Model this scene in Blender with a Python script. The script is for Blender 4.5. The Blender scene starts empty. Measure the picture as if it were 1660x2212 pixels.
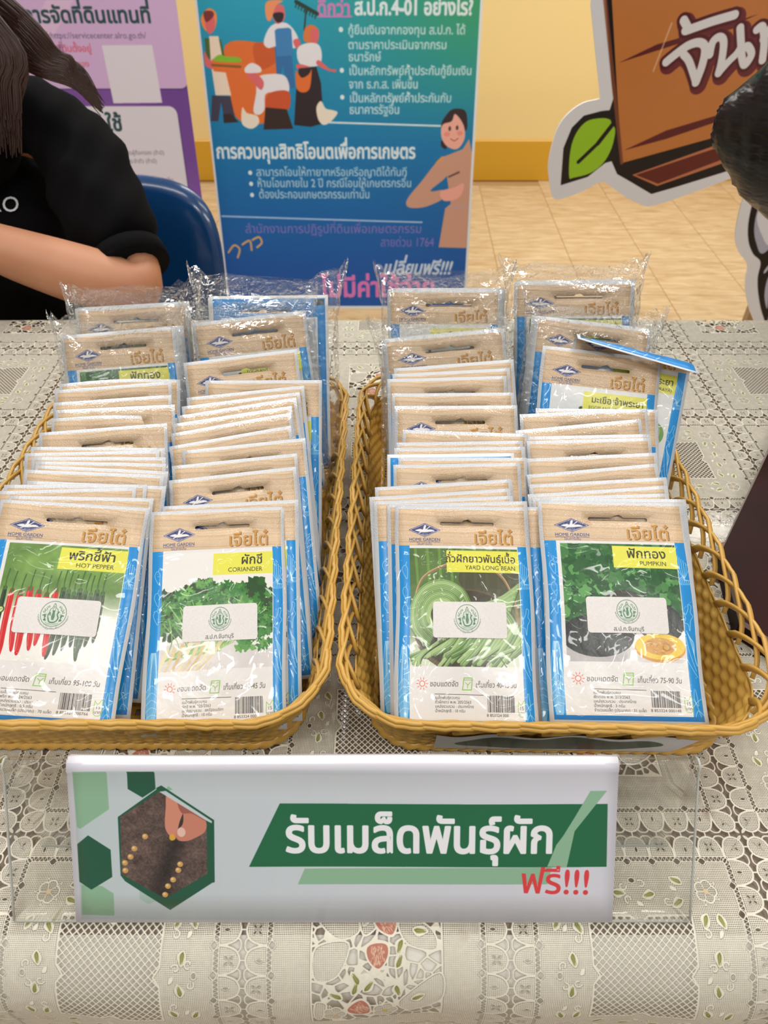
import bpy, bmesh, math, random
import numpy as np
from mathutils import Vector, Matrix
from mathutils.geometry import delaunay_2d_cdt

SC = bpy.context.scene
COL = SC.collection
# ------------------------------------------------------------------ camera
F, CX, CY, PITCH = 1534.0, 830.0, 1106.0, math.radians(42.2)
CAMZ, TZ = 1.185, 0.75
CT, ST = math.cos(PITCH), math.sin(PITCH)
cam = bpy.data.cameras.new('camera')
cam_o = bpy.data.objects.new('camera', cam)
COL.objects.link(cam_o)
cam_o.location = (0, 0, CAMZ)
cam_o.rotation_euler = (math.pi / 2 - PITCH, 0, 0)
cam.sensor_fit = 'VERTICAL'
cam.sensor_height = 36.0
cam.lens = F / 2212 * 36.0
cam.clip_start = 0.02
cam.dof.use_dof = True
cam.dof.focus_distance = 0.50
cam.dof.aperture_fstop = 13.0
SC.camera = cam_o
# ------------------------------------------------------------------ world, lamps, exposure
world = bpy.data.worlds.new('hall_light')
SC.world = world
world.use_nodes = True
bgn = world.node_tree.nodes['Background']
bgn.inputs[0].default_value = (1.0, 0.96, 0.91, 1)
bgn.inputs[1].default_value = 0.40
SC.view_settings.view_transform = 'Standard'
SC.view_settings.look = 'None'
SC.view_settings.gamma = 1
SC.view_settings.use_curve_mapping = False
SC.view_settings.exposure = 0.0
def lamp(name, loc, rot, sx, sy, power, color=(1, 0.97, 0.93)):
    l = bpy.data.lights.new(name, 'AREA')
    l.shape = 'RECTANGLE'; l.size = sx; l.size_y = sy; l.energy = power; l.color = color
    o = bpy.data.objects.new(name, l); COL.objects.link(o)
    o.location = loc; o.rotation_euler = rot
    return o
for i, (x, y, p) in enumerate([(-1.5, 2.7, 36), (1.3, 2.7, 36), (-1.2, 0.6, 8), (0.9, 0.6, 8), (0.1, 1.6, 13), (-.8, -.7, 17), (1.1, -.7, 17)]):  # last two are added fill lamps, brightening surfaces that face the camera
    lamp('ceiling_and_fill_light', (x, y, 2.9), (0, 0, 0), 1.15, 0.20, p)

# ------------------------------------------------------------------ pixel -> place helpers (photo frame 1660x2212)
def ray(u, v):
    a = (u - CX) / F; b = (CY - v) / F
    return np.array([a, CT + b * ST, -ST + b * CT])
CAM = np.array([0, 0, CAMZ])
def at_z(u, v, z):
    d = ray(u, v); return CAM + d * ((z - CAMZ) / d[2])
def at_y(u, v, y):
    d = ray(u, v); return CAM + d * (y / d[1])
def at_plane(u, v, p, n):
    d = ray(u, v); n = np.array(n); return CAM + d * (np.dot(np.array(p) - CAM, n) / np.dot(d, n))

# ------------------------------------------------------------------ raster canvas for flat print
SS = 4
def cover(E, w, h):
    E = np.asarray(E, 'f8')
    E = E[np.abs(E[:, 1] - E[:, 3]) > 1e-9]
    if len(E) == 0: return None
    y0 = max(0, int(math.floor(min(E[:, 1].min(), E[:, 3].min())))); y1 = min(h, int(math.ceil(max(E[:, 1].max(), E[:, 3].max()))))
    x0 = max(0, int(math.floor(min(E[:, 0].min(), E[:, 2].min())))); x1 = min(w, int(math.ceil(max(E[:, 0].max(), E[:, 2].max()))))
    if y1 <= y0 or x1 <= x0: return None
    ys = (np.arange(y0 * SS, y1 * SS) + .5) / SS
    lo = np.minimum(E[:, 1], E[:, 3]); hi = np.maximum(E[:, 1], E[:, 3])
    M = (ys[:, None] >= lo) & (ys[:, None] < hi)
    K = int(M.sum(1).max())
    if K < 2: return None
    X = E[:, 0] + (ys[:, None] - E[:, 1]) * ((E[:, 2] - E[:, 0]) / (E[:, 3] - E[:, 1]))
    X = np.where(M, X, np.inf)
    X.sort(axis=1); X = X[:, :K]
    fin = np.isfinite(X)
    W = x1 - x0
    Xc = np.clip(np.where(fin, X, 0) - x0, 0, W - 1e-4)
    sg = np.where(np.arange(K) % 2 == 0, 1.0, -1.0)[None, :] * fin
    i = np.floor(Xc).astype(int); f = Xc - i
    rows = (np.arange(len(ys)) // SS)[:, None] + np.zeros_like(i)
    D = np.zeros((y1 - y0, W + 2))
    np.add.at(D, (rows, i), sg * (1 - f)); np.add.at(D, (rows, i + 1), sg * f)
    return x0, y0, np.clip(np.cumsum(D, 1)[:, :W] / SS, 0, 1).astype('f4')
def ring_edges(p):
    p = np.asarray(p, 'f8'); return np.concatenate([p, np.roll(p, -1, 0)], 1)
class Canvas:
    def __init__(s, w, h, bg=(1, 1, 1), ch=3):
        s.w, s.h = w, h
        s.a = np.empty((h, w, ch), 'f4'); s.a[:] = bg
    def put(s, r, col, al=1.0):
        if r is None: return
        x0, y0, c = r
        H, W = c.shape
        reg = s.a[y0:y0 + H, x0:x0 + W]
        c = (c * al)[..., None]
        if isinstance(col, np.ndarray) and col.ndim == 3: col = col[y0:y0 + H, x0:x0 + W]
        reg += (np.asarray(col, 'f4') - reg) * c
    def poly(s, p, col, al=1.0): s.put(cover(ring_edges(p), s.w, s.h), col, al)
    def rect(s, x0, y0, x1, y1, col, al=1.0): s.poly([(x0, y0), (x1, y0), (x1, y1), (x0, y1)], col, al)
    def ell(s, cx, cy, rx, ry, col, al=1.0, rot=0, n=32, a0=0, a1=2 * math.pi):
        t = np.linspace(a0, a1, n, endpoint=abs(a1 - a0) < 6.28)
        x = rx * np.cos(t); y = ry * np.sin(t); c, q = math.cos(rot), math.sin(rot)
        s.poly(np.stack([cx + x * c - y * q, cy + x * q + y * c], 1), col, al)
    def rrect(s, x0, y0, x1, y1, r, col, al=1.0):
        s.poly(rr_pts(x0, y0, x1, y1, r), col, al)
    def linecov(s, p, wd):
        p = np.asarray(p, 'f8'); m = 1.5 + (max(wd) if hasattr(wd, '__len__') else wd) / 2
        x0 = max(0, int(p[:, 0].min() - m)); x1 = min(s.w, int(p[:, 0].max() + m) + 1)
        y0 = max(0, int(p[:, 1].min() - m)); y1 = min(s.h, int(p[:, 1].max() + m) + 1)
        if x1 <= x0 or y1 <= y0: return None
        C = np.zeros((y1 - y0, x1 - x0), 'f4')
        for k in range(len(p) - 1):
            a, b = p[k], p[k + 1]
            w0 = (wd[k] if hasattr(wd, '__len__') else wd) / 2
            bx0 = max(x0, int(min(a[0], b[0]) - m)); bx1 = min(x1, int(max(a[0], b[0]) + m) + 1)
            by0 = max(y0, int(min(a[1], b[1]) - m)); by1 = min(y1, int(max(a[1], b[1]) + m) + 1)
            if bx1 <= bx0 or by1 <= by0: continue
            gx = np.arange(bx0, bx1) + .5 - a[0]; gy = (np.arange(by0, by1) + .5 - a[1])[:, None]
            d = b - a; L = d @ d + 1e-9
            t = np.clip((gx * d[0] + gy * d[1]) / L, 0, 1)
            dist = np.sqrt((gx - t * d[0]) ** 2 + (gy - t * d[1]) ** 2)
            sub = C[by0 - y0:by1 - y0, bx0 - x0:bx1 - x0]
            np.maximum(sub, np.clip(w0 - dist + .5, 0, min(1, 2 * w0)), out=sub)
        return x0, y0, C
    def line(s, p, wd, col, al=1.0): s.put(s.linecov(p, wd), col, al)
def rr_pts(x0, y0, x1, y1, r, n=7):
    o = []
    for cx, cy, a in ((x1 - r, y0 + r, -90), (x1 - r, y1 - r, 0), (x0 + r, y1 - r, 90), (x0 + r, y0 + r, 180)):
        for k in range(n):
            t = math.radians(a + 90 * k / (n - 1)); o.append((cx + r * math.cos(t), cy + r * math.sin(t)))
    return o
def spl(P, n=8, closed=False):      # Catmull-Rom
    P = np.asarray(P, 'f8'); N = len(P); o = []
    rng = range(N) if closed else range(N - 1)
    for i in rng:
        a, b, c, d = (P[(i - 1) % N], P[i], P[(i + 1) % N], P[(i + 2) % N]) if closed else (P[max(i - 1, 0)], P[i], P[i + 1], P[min(i + 2, N - 1)])
        for k in range(n):
            t = k / n
            o.append(.5 * ((2 * b) + (c - a) * t + (2 * a - 5 * b + 4 * c - d) * t * t + (3 * b - a - 3 * c + d) * t ** 3))
    if not closed: o.append(P[-1])
    return np.array(o)
# ------------------------------------------------------------------ lettering outlines (built-in font of the text object)
GL = {}
_tc = bpy.data.curves.new('lettering', 'FONT')
_to = bpy.data.objects.new('lettering', _tc); COL.objects.link(_to)
def _raw(s, off):
    _tc.body = s; _tc.offset = off; _tc.resolution_u = 3
    _to.update_tag(); bpy.context.view_layer.update()
    ev = _to.evaluated_get(bpy.context.evaluated_depsgraph_get())
    me = ev.to_mesh()
    V = np.array([v.co[:2] for v in me.vertices]) if len(me.vertices) else np.zeros((0, 2))
    cnt = {}
    for p in me.polygons:
        vs = list(p.vertices)
        for a, b in zip(vs, vs[1:] + vs[:1]):
            k = (min(a, b), max(a, b)); cnt[k] = cnt.get(k, 0) + 1
    E = np.array([[*V[a], *V[b]] for (a, b), c in cnt.items() if c == 1]) if len(V) else np.zeros((0, 4))
    ev.to_mesh_clear()
    return V, E
def glyph(ch, off=0.0):
    k = (ch, off)
    if k not in GL:
        V, E = _raw(ch, off)
        V2, _ = _raw(ch + 'I', 0.0)
        GL[k] = (E, V2[:, 0].max() - 0.174)
    return GL[k]
UP = 'ิีึืั็ํ'; TONE = '่้๊๋์'; TALL = 'ปฝฟฬ'
def layout(s, off=0.0):
    x = 0.0; out = []; prev = ''; base = ''
    s = s.replace('ำ', 'ํา')
    for c in s:
        if c in 'ํ' or False: pass
        E, adv = glyph(c, off)
        dx = dy = 0.0
        if c in UP or c in TONE:
            if base in TALL: dx = -0.13
            if c in TONE and (prev in UP): dy = 0.185
        elif c not in 'ุู': base = c
        out.append((E, x + dx, dy))
        x += adv if c not in (UP + TONE + 'ุู') else 0
        prev = c
    return out, x
def text(cv, s, x, y, size, col, off=0.0, align='l', sx=1.0, skew=0.0, rot=0.0, al=1.0, sp=0.0):
    out, w = layout(s)
    w += sp * len(s)
    x0 = {'l': 0, 'c': -w / 2, 'r': -w}[align]
    c, q = math.cos(rot), math.sin(rot)
    for k, (E, gx, gy) in enumerate(out):
        if not len(E): continue
        e = E.reshape(-1, 2)
        px = (e[:, 0] + gx + x0 + sp * k) * size * sx + (e[:, 1] + gy) * size * skew
        py = -(e[:, 1] + gy) * size
        e = np.stack([x + px * c - py * q, y + px * q + py * c], 1).reshape(-1, 4)
        r = cover(e, cv.w, cv.h)
        wd = off * size * 2
        if wd > .25 and r is not None:
            m = int(wd / 2 + 2); X0 = max(0, r[0] - m); Y0 = max(0, r[1] - m)
            X1 = min(cv.w, r[0] + r[2].shape[1] + m); Y1 = min(cv.h, r[1] + r[2].shape[0] + m)
            C = np.zeros((Y1 - Y0, X1 - X0), 'f4'); C[r[1] - Y0:r[1] - Y0 + r[2].shape[0], r[0] - X0:r[0] - X0 + r[2].shape[1]] = r[2]
            for (ax, ay, bx, by) in e:
                t = cv.linecov([(ax, ay), (bx, by)], wd)
                if t is None: continue
                yy0, xx0 = max(t[1], Y0), max(t[0], X0); yy1, xx1 = min(t[1] + t[2].shape[0], Y1), min(t[0] + t[2].shape[1], X1)
                if yy1 > yy0 and xx1 > xx0:
                    sub = C[yy0 - Y0:yy1 - Y0, xx0 - X0:xx1 - X0]; np.maximum(sub, t[2][yy0 - t[1]:yy1 - t[1], xx0 - t[0]:xx1 - t[0]], out=sub)
            r = (X0, Y0, C)
        cv.put(r, col, al)
    return w * size * sx
def rgb(r, g, b): return (r / 255., g / 255., b / 255.)
def make_image(name, arr, alpha=False, data=False):
    h, w = arr.shape[:2]
    im = bpy.data.images.new(name, w, h, alpha=alpha)
    if data: im.colorspace_settings.name = 'Non-Color'
    px = np.ones((h, w, 4), 'f4'); px[..., :arr.shape[2]] = np.clip(arr, 0, 1)
    im.pixels.foreach_set(px[::-1].ravel())
    im.pack()
    return im
def vnoise(h, w, cell, seed=0, octv=3):
    r = np.random.RandomState(seed); out = np.zeros((h, w), 'f4'); amp = 1; tot = 0
    for o in range(octv):
        ch, cw = int(h / cell) + 3, int(w / cell) + 3
        g = r.rand(ch, cw)
        yy = np.arange(h) / cell; xx = np.arange(w) / cell
        yi = yy.astype(int); xi = xx.astype(int); fy = (yy - yi); fx = (xx - xi)
        fy = (fy * fy * (3 - 2 * fy))[:, None]; fx = (fx * fx * (3 - 2 * fx))[None]
        a = g[np.ix_(yi, xi)]; b = g[np.ix_(yi, xi + 1)]; c = g[np.ix_(yi + 1, xi)]; d = g[np.ix_(yi + 1, xi + 1)]
        out += amp * ((a * (1 - fx) + b * fx) * (1 - fy) + (c * (1 - fx) + d * fx) * fy)
        tot += amp; amp *= .5; cell = max(1.5, cell / 2)
    return out / tot
# ------------------------------------------------------------------ print: seed packets
PW, PH = 480, 720
WOODC = None
def wood_strip(h, w, seed=1):
    n = vnoise(h, w, 90, seed, 2)[..., None]
    yy = np.arange(h)[:, None] + (vnoise(h, w, 160, seed + 5, 2) - .5) * 16
    fine = (vnoise(h, 4, 2.2, seed + 2, 2).mean(1))[np.clip(yy, 0, h - 1).astype(int)][..., None]
    pl = np.zeros((h, w, 1), 'f4')
    for k, y in enumerate((8, 24, 43, 60, 80, 97, 118, 134)):
        pl += np.exp(-((yy - y) / 1.1) ** 2)[..., None] * (.55 + .45 * math.sin(k * 2.3))
    c = np.array(rgb(214, 184, 148)) * (0.93 + .12 * n + .14 * (fine - .5)) - pl * np.array([.13, .15, .17]) * .8
    return c.astype('f4')
def jag(cx, cy, r, ang, rnd, lobes=5, deep=.45, asp=1.0):
    n = lobes * 4; o = []
    for i in range(n):
        t = 2 * math.pi * i / n
        rr = r * (1 - deep * (0.5 + 0.5 * math.cos(lobes * t)) * (.7 + .6 * rnd.random())) * (0.85 + .3 * rnd.random())
        x, y = rr * math.cos(t), rr * math.sin(t) * asp
        o.append((cx + x * math.cos(ang) - y * math.sin(ang), cy + x * math.sin(ang) + y * math.cos(ang)))
    return o
def mixc(a, b, t): return tuple(a[i] * (1 - t) + b[i] * t for i in range(3))
def paint_pepper(c, x0, y0, x1, y1):
    n = vnoise(PH, PW, 70, 3, 3)[..., None]; n2 = vnoise(PH, PW, 30, 9, 2)[..., None]
    yy = np.clip((np.arange(PH)[:, None, None] - y0) / (y1 - y0), 0, 1)
    g = (np.array(rgb(70, 105, 45)) * (1 - n) + np.array(rgb(110, 140, 70)) * n * 1.3 + (n2 - .5) * .1)
    bg = g * (1 - np.clip((yy - .38) / .25, 0, 1)) + np.array(rgb(236, 233, 226)) * np.clip((yy - .38) / .25, 0, 1)
    c.put((0, 0, np.pad(np.ones((int(y1 - y0), int(x1 - x0)), 'f4'), ((int(y0), PH - int(y0) - int(y1 - y0)), (int(x0), PW - int(x0) - int(x1 - x0))))), bg.astype('f4'))
    def pod(px, top, bot, w, col, hi, lean):
        c.line(spl([(px + lean * .2 + 4, top - 62), (px + lean * .1, top - 30), (px, top)]), 4, rgb(60, 100, 40))
        L = spl([(px, top), (px - 1, (top + bot) / 2), (px + lean * .6, bot - 30), (px + lean, bot)], 10)
        ws = np.interp(np.linspace(0, 1, len(L)), [0, .1, .6, .88, 1], [w * .8, w, w * .9, w * .5, 2])
        c.line(L, ws, col)
        c.line(L[1:-6] + np.array([-w * .22, 0]), w * .16, hi, .6)
        c.poly([(px - w * .42, top + 7), (px, top - 16), (px + w * .42, top + 7)], rgb(66, 110, 44))
    red = rgb(206, 28, 30); dg = rgb(36, 58, 30)
    for k in range(8): pod(262 + k * 17, 296 + (k % 3) * 6, 520 - (k % 4) * 14 - (18 if k > 5 else 0), 17, mixc(dg, rgb(60, 84, 44), (k % 3) / 3), rgb(110, 140, 95), -14 + (k % 5) * 5)
    for k, (px, w) in enumerate([(80, 16), (104, 19), (132, 19), (160, 22), (188, 20), (214, 20), (240, 19)]):
        pod(px, 300 + (k % 3) * 8, 512 - (k % 3) * 16 + (22 if k in (1, 2) else 0), w, dg if k == 0 else red, rgb(240, 130, 120) if k else rgb(90, 110, 80), -6 + (k * 7) % 17)
    for k, (px, py) in enumerate([(46, 395), (78, 372), (40, 430), (76, 432), (44, 468), (78, 470), (62, 505)]):
        c.ell(px, py, 15, 13, rgb(48, 72, 36), rot=-.4); c.ell(px, py, 11, 9, rgb(190, 205, 130), rot=-.4)
        for q in range(5): c.ell(px + 5 * math.cos(q * 1.3), py + 4 * math.sin(q * 1.3), 2.2, 1.8, rgb(240, 238, 190))
        c.line([(px - 6, py), (px + 6, py - 2)], 2, rgb(70, 100, 50))
    L = spl([(36, 500), (52, 530), (74, 556), (100, 576)]); c.line(L, np.linspace(22, 4, len(L)), rgb(38, 58, 34)); c.line(L[:-4] + np.array([2, -5]), 2.5, rgb(140, 160, 130), .6)
def paint_coriander(c, x0, y0, x1, y1):
    rnd = random.Random(4)
    c.rect(x0 - 12, y0 - 2, x1, y1, rgb(232, 228, 222))
    c.poly([(x0 - 12, y1), (x0 - 12, 455), (200, 430), (x1, 470), (x1, y1)], rgb(206, 200, 200), .8)
    for k in range(240):
        x = rnd.uniform(55, 430); y = rnd.uniform(240, 420)
        if y < 250 + 60 * abs(math.sin(x / 60)) * (.4 + abs(x - 240) / 380): continue
        c.poly(jag(x, y, 26, rnd.uniform(0, 6), rnd, 5, .4), rgb(24 + rnd.randint(0, 20), 62 + rnd.randint(0, 30), 26))
    c.poly(jag(330, 395, 50, 0, rnd, 5, .2), rgb(44, 38, 34))
    for k in range(430):
        x = rnd.uniform(52, 432); y = rnd.uniform(235, 470)
        top = 236 + 90 * abs(x - 230) / 200 * (.6 + .4 * rnd.random())
        if y < top or (y > 400 and x < 300) or ((x - 345) ** 2 / 900 + (y - 392) ** 2 / 900 < 1): continue
        t = rnd.random()
        c.poly(jag(x, y, rnd.uniform(9, 20), rnd.uniform(0, 6), rnd, 5, .55), mixc(rgb(40, 110, 38), rgb(118, 176, 84), t * t))
    for k in range(34):
        x = rnd.uniform(60, 400); y = rnd.uniform(300, 400); ex = 60 + (k / 34.) * 210
        c.line(spl([(x, y), ((x + ex) / 2 + 20, 440), (ex, 500 - k * .8)]), rnd.uniform(2.5, 4.5), mixc(rgb(96, 150, 62), rgb(170, 200, 120), rnd.random()))
    for k in range(8):
        bx = 62 + k * 27; by = 505 - k * 6
        L = spl([(bx + 16, by - 40), (bx, by), (bx - 18 - k * 3, by + 44), (bx - 34 - k * 6, by + 72)])
        c.line(L, np.linspace(15, 3, len(L)), mixc(rgb(226, 214, 170), rgb(196, 158, 104), (k % 3) / 3))
        for q in range(5): c.line([(bx - 6 - q * 6, by + 24 + q * 9), (bx - 26 - q * 8 + rnd.uniform(-12, 12), by + 62 + q * 9)], 1.4, rgb(214, 196, 160), .8)
    for x, y in ((222, 548), (240, 540), (258, 545), (42, 420)): c.ell(x, y, 9, 6, rgb(200, 60, 42))
def paint_bean(c, x0, y0, x1, y1):
    rnd = random.Random(7)
    n = vnoise(PH, PW, 50, 13, 3)[..., None]
    yy = np.clip((np.arange(PH)[:, None, None] - y0) / (y1 - y0), 0, 1)
    g = np.array(rgb(66, 92, 44)) * (1 - n) + np.array(rgb(112, 142, 74)) * n
    t = np.clip((yy - .55) / .35, 0, 1); bg = (g * (1 - t) + np.array(rgb(208, 216, 190)) * t).astype('f4')
    m = np.zeros((PH, PW), 'f4'); m[int(y0):int(y1), int(x0) - 12:int(x1)] = 1
    c.put((0, 0, m), bg)
    for k in range(9): c.line([(70 + k * 42, y0), (80 + k * 40, 300)], 9, rgb(130, 180, 80), .45)
    c.ell(330, 250, 110, 60, rgb(72, 62, 50), .75)
    c.ell(245, 420, 180, 135, rgb(96, 82, 58)); c.ell(245, 415, 172, 125, rgb(64, 58, 40))
    c.line(spl([(62, 330), (95, 250), (180, 205), (270, 190), (370, 240), (415, 330), (425, 420)]), 9, rgb(150, 118, 84))
    c.line(spl([(62, 327), (95, 247), (180, 202), (270, 187), (372, 238), (417, 328)]), 3, rgb(200, 172, 130))
    cols = [rgb(116, 152, 84), rgb(140, 172, 104), rgb(92, 130, 64), rgb(158, 186, 120)]
    def bean(P, w=9):
        L = spl(P, 9); k = rnd.randint(0, 3)
        c.line(L + np.array([1.5, 2]), w + 2, rgb(52, 66, 34), .75); c.line(L, w, cols[k]); c.line(L + np.array([-1.5, -2]), w * .25, rgb(192, 212, 160), .6)
    for k in range(13):
        r = 118 - k * 6
        bean([(160 + r * math.cos(a) * .92, 370 - r * math.sin(a) * (.95)) for a in np.linspace(math.pi * 1.35, .1 + k * .03, 7)], 10)
    for k in range(16):
        bean([(432 - k * 3, 268 + k * 7), (360 - k * 3, 316 + k * 6), (270, 350 + k * 8), (190 - k * 2, 430 + k * 6)], 10)
    for k in range(9):
        r = 96 - k * 8
        bean([(320 + r * math.cos(a), 420 + r * .95 * math.sin(a)) for a in np.linspace(-.9, 1.9, 6)], 9)
    for k in range(24):
        x = 120 + k * 12.5
        bean([(x + 78, 400), (x + 40, 462), (x - 14 - rnd.uniform(0, 12), 530 + rnd.uniform(-24, 26) - abs(k - 12) * 2.5)], 11)
    for k in range(7): bean([(180 - k * 6, 440 + k * 3), (110 - k * 4, 478 + k * 4), (52 + k * 5, 500 + k * 10)], 10)
    c.line([(355, 500), (385, 540)], 3, rgb(60, 80, 40))
def paint_pumpkin(c, x0, y0, x1, y1):
    rnd = random.Random(11)
    c.rect(x0, y0, x1, y1, rgb(234, 230, 226)); c.rect(x0, y0, x1, 440, rgb(28, 48, 28))
    for k in range(520):
        x = rnd.uniform(x0 - 10, x1 + 10); y = rnd.uniform(y0 - 10, 450); t = rnd.random()
        c.poly(jag(x, y, rnd.uniform(12, 27), rnd.uniform(0, 6), rnd, 5, .3), mixc(rgb(26, 78, 36), rgb(96, 160, 84), t * t * t + .12 * rnd.random()))
        if k % 3 == 0: c.line([(x, y), (x + rnd.uniform(-14, 14), y + rnd.uniform(-14, 14))], 1.2, rgb(150, 190, 130), .5)
    c.poly([(x0, 450)] + [(x0 + i * 10, 440 + 14 * math.sin(i)) for i in range(39)] + [(x1, y1), (x0, y1)], rgb(232, 228, 226))
    c.ell(250, 338, 60, 34, rgb(52, 50, 40))
    for s in range(3): c.ell(150, 498 + s * 6, 120 - s * 12, 44, rgb(120, 118, 120), .18)
    for cx, cy, rx, ry in ((360, 410, 74, 62), (160, 450, 112, 68)):
        c.ell(cx, cy, rx, ry, rgb(38, 44, 42))
        for k in range(9):
            a = -1 + k * .25; c.ell(cx + rx * .8 * a, cy, rx * .12, ry * math.sqrt(max(0, 1 - (a * .8) ** 2)) * .98, rgb(60, 70, 64) if k % 2 else rgb(30, 34, 34), .55)
        for k in range(160):
            a, r = rnd.uniform(0, 6.3), math.sqrt(rnd.random()); c.ell(cx + rx * r * .95 * math.cos(a), cy + ry * r * .93 * math.sin(a), 2, 1.5, rgb(92, 100, 92), .5)
    c.ell(350, 506, 90, 40, rgb(120, 118, 118), .2)
    c.ell(352, 488, 82, 44, rgb(206, 140, 42)); c.ell(352, 482, 80, 41, rgb(228, 194, 52)); c.ell(350, 482, 52, 27, rgb(206, 150, 60))
    for k in range(60):
        a, r = rnd.uniform(0, 6.3), rnd.uniform(.2, 1); c.line([(350 + 48 * r * math.cos(a), 482 + 24 * r * math.sin(a)), (350 + 40 * r * math.cos(a + .3), 482 + 20 * r * math.sin(a + .3))], 2.5, mixc(rgb(240, 214, 160), rgb(160, 96, 40), rnd.random()), .8)
    c.ell(372, 484, 14, 13, rgb(176, 118, 36)); c.ell(372, 484, 9, 8, rgb(206, 160, 60))
def paint_eggplant(c, x0, y0, x1, y1):
    rnd = random.Random(5)
    c.rect(x0 - 12, y0 - 2, x1, y1, rgb(226, 227, 224))
    for k, (x, y, r) in enumerate([(150, 420, 62), (280, 440, 66), (370, 390, 52), (120, 340, 50)]):
        c.ell(x, y, r, r * .94, rgb(120, 160, 84)); c.ell(x - 6, y - 8, r * .8, r * .74, rgb(188, 210, 150), .6)
        for q in range(9):
            a = q * .7; c.line(spl([(x, y - r * .8), (x + r * .5 * math.cos(a), y), (x + r * .8 * math.cos(a), y + r * .6)]), 3, rgb(226, 236, 200), .6)
        for q in range(5): c.poly([(x - 6, y - r * .7), (x + 26 * math.cos(q * 1.25), y - r * .7 + 18 * math.sin(q * 1.25)), (x + 6, y - r * .66)], rgb(50, 92, 46))
    c.line(spl([(176, 222), (178, 250), (190, 300), (200, 360)]), [13] * 4 + [11] * 12 + [9] * 9, rgb(44, 92, 52)); c.ell(176, 224, 10, 9, rgb(40, 84, 48))
    c.ell(92, 262, 22, 12, rgb(150, 180, 130), .6)
def barcode(c, x, y, w, h, seed):
    r = random.Random(seed); px = x
    while px < x + w:
        b = r.choice([1.3, 1.3, 2.4, 3.4]); c.rect(px, y, min(px + b, x + w), y + h, rgb(40, 36, 34)); px += b + r.choice([1.4, 1.8, 2.8])
def sketch(c, x0, x1, side):
    ln = lambda P, w=1.4: c.line(spl(P, 6), w, rgb(196, 226, 244), .95)
    m = (x0 + x1) / 2; W = x1 - x0
    if side == 'l':
        for y in (196, 268, 326):       # chillies
            ln([(m + 8, y), (m + 4, y + 10), (m - 4, y + 14), (m - 8, y + 28), (m, y + 46), (m + 8, y + 56), (m + 10, y + 40), (m + 10, y + 22), (m + 4, y + 12)])
        for k in range(11): ln([(m + (k - 5) * 1.6, 470), (m + (k - 5) * 3.2 + 3 * math.sin(k), 540), (m + (k - 5) * 3.6, 620), (m + (k - 5) * 1.8, 700)])
        for k in range(5): ln([(x0 + 2, 590 + k * 20), (m, 570 + k * 22), (x1, 585 + k * 19)])
    else:
        for k in range(6): ln([(m, 262), (m + (k - 2.5) * 6, 236), (m + (k - 2.5) * 7, 200 + abs(k - 2.5) * 8), (m + (k - 2.5) * 5, 184 + 6 * k)]);
        for k in range(7): ln([(m - 2, 250 + k * 3), (m + (k - 3) * 6, 268), (m + (k - 3) * 4, 282)])
        ln([(m, 360), (m - 8, 378), (m - 14, 372), (m - 10, 392), (m - 16, 404), (m - 4, 410), (m, 430), (m + 4, 400), (m + 12, 384), (m + 6, 372), (m + 10, 352), (m + 2, 346), (m, 360)])
        for k in range(4): ln([(m - 10 + k * 3, 430 + k * 8), (m + k * 3, 470), (m + 8, 510), (m + 14, 540)])
        ln([(m - 14, 450), (m - 6, 500), (m + 10, 556)]); ln([(m - 16, 520), (m - 4, 545), (m + 12, 575)])
        ln([(m - 4, 610), (m - 7, 640), (m + 4, 660), (m, 612)]); ln([(x0 + 2, 665), (m, 650), (x1 - 2, 640)]); ln([(x0 + 4, 700), (m, 675), (x1, 690)]); ln([(m - 10, 640), (m, 665), (m + 8, 695)])
GOLD = rgb(196, 138, 38); NAVY = rgb(38, 44, 104)
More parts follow.
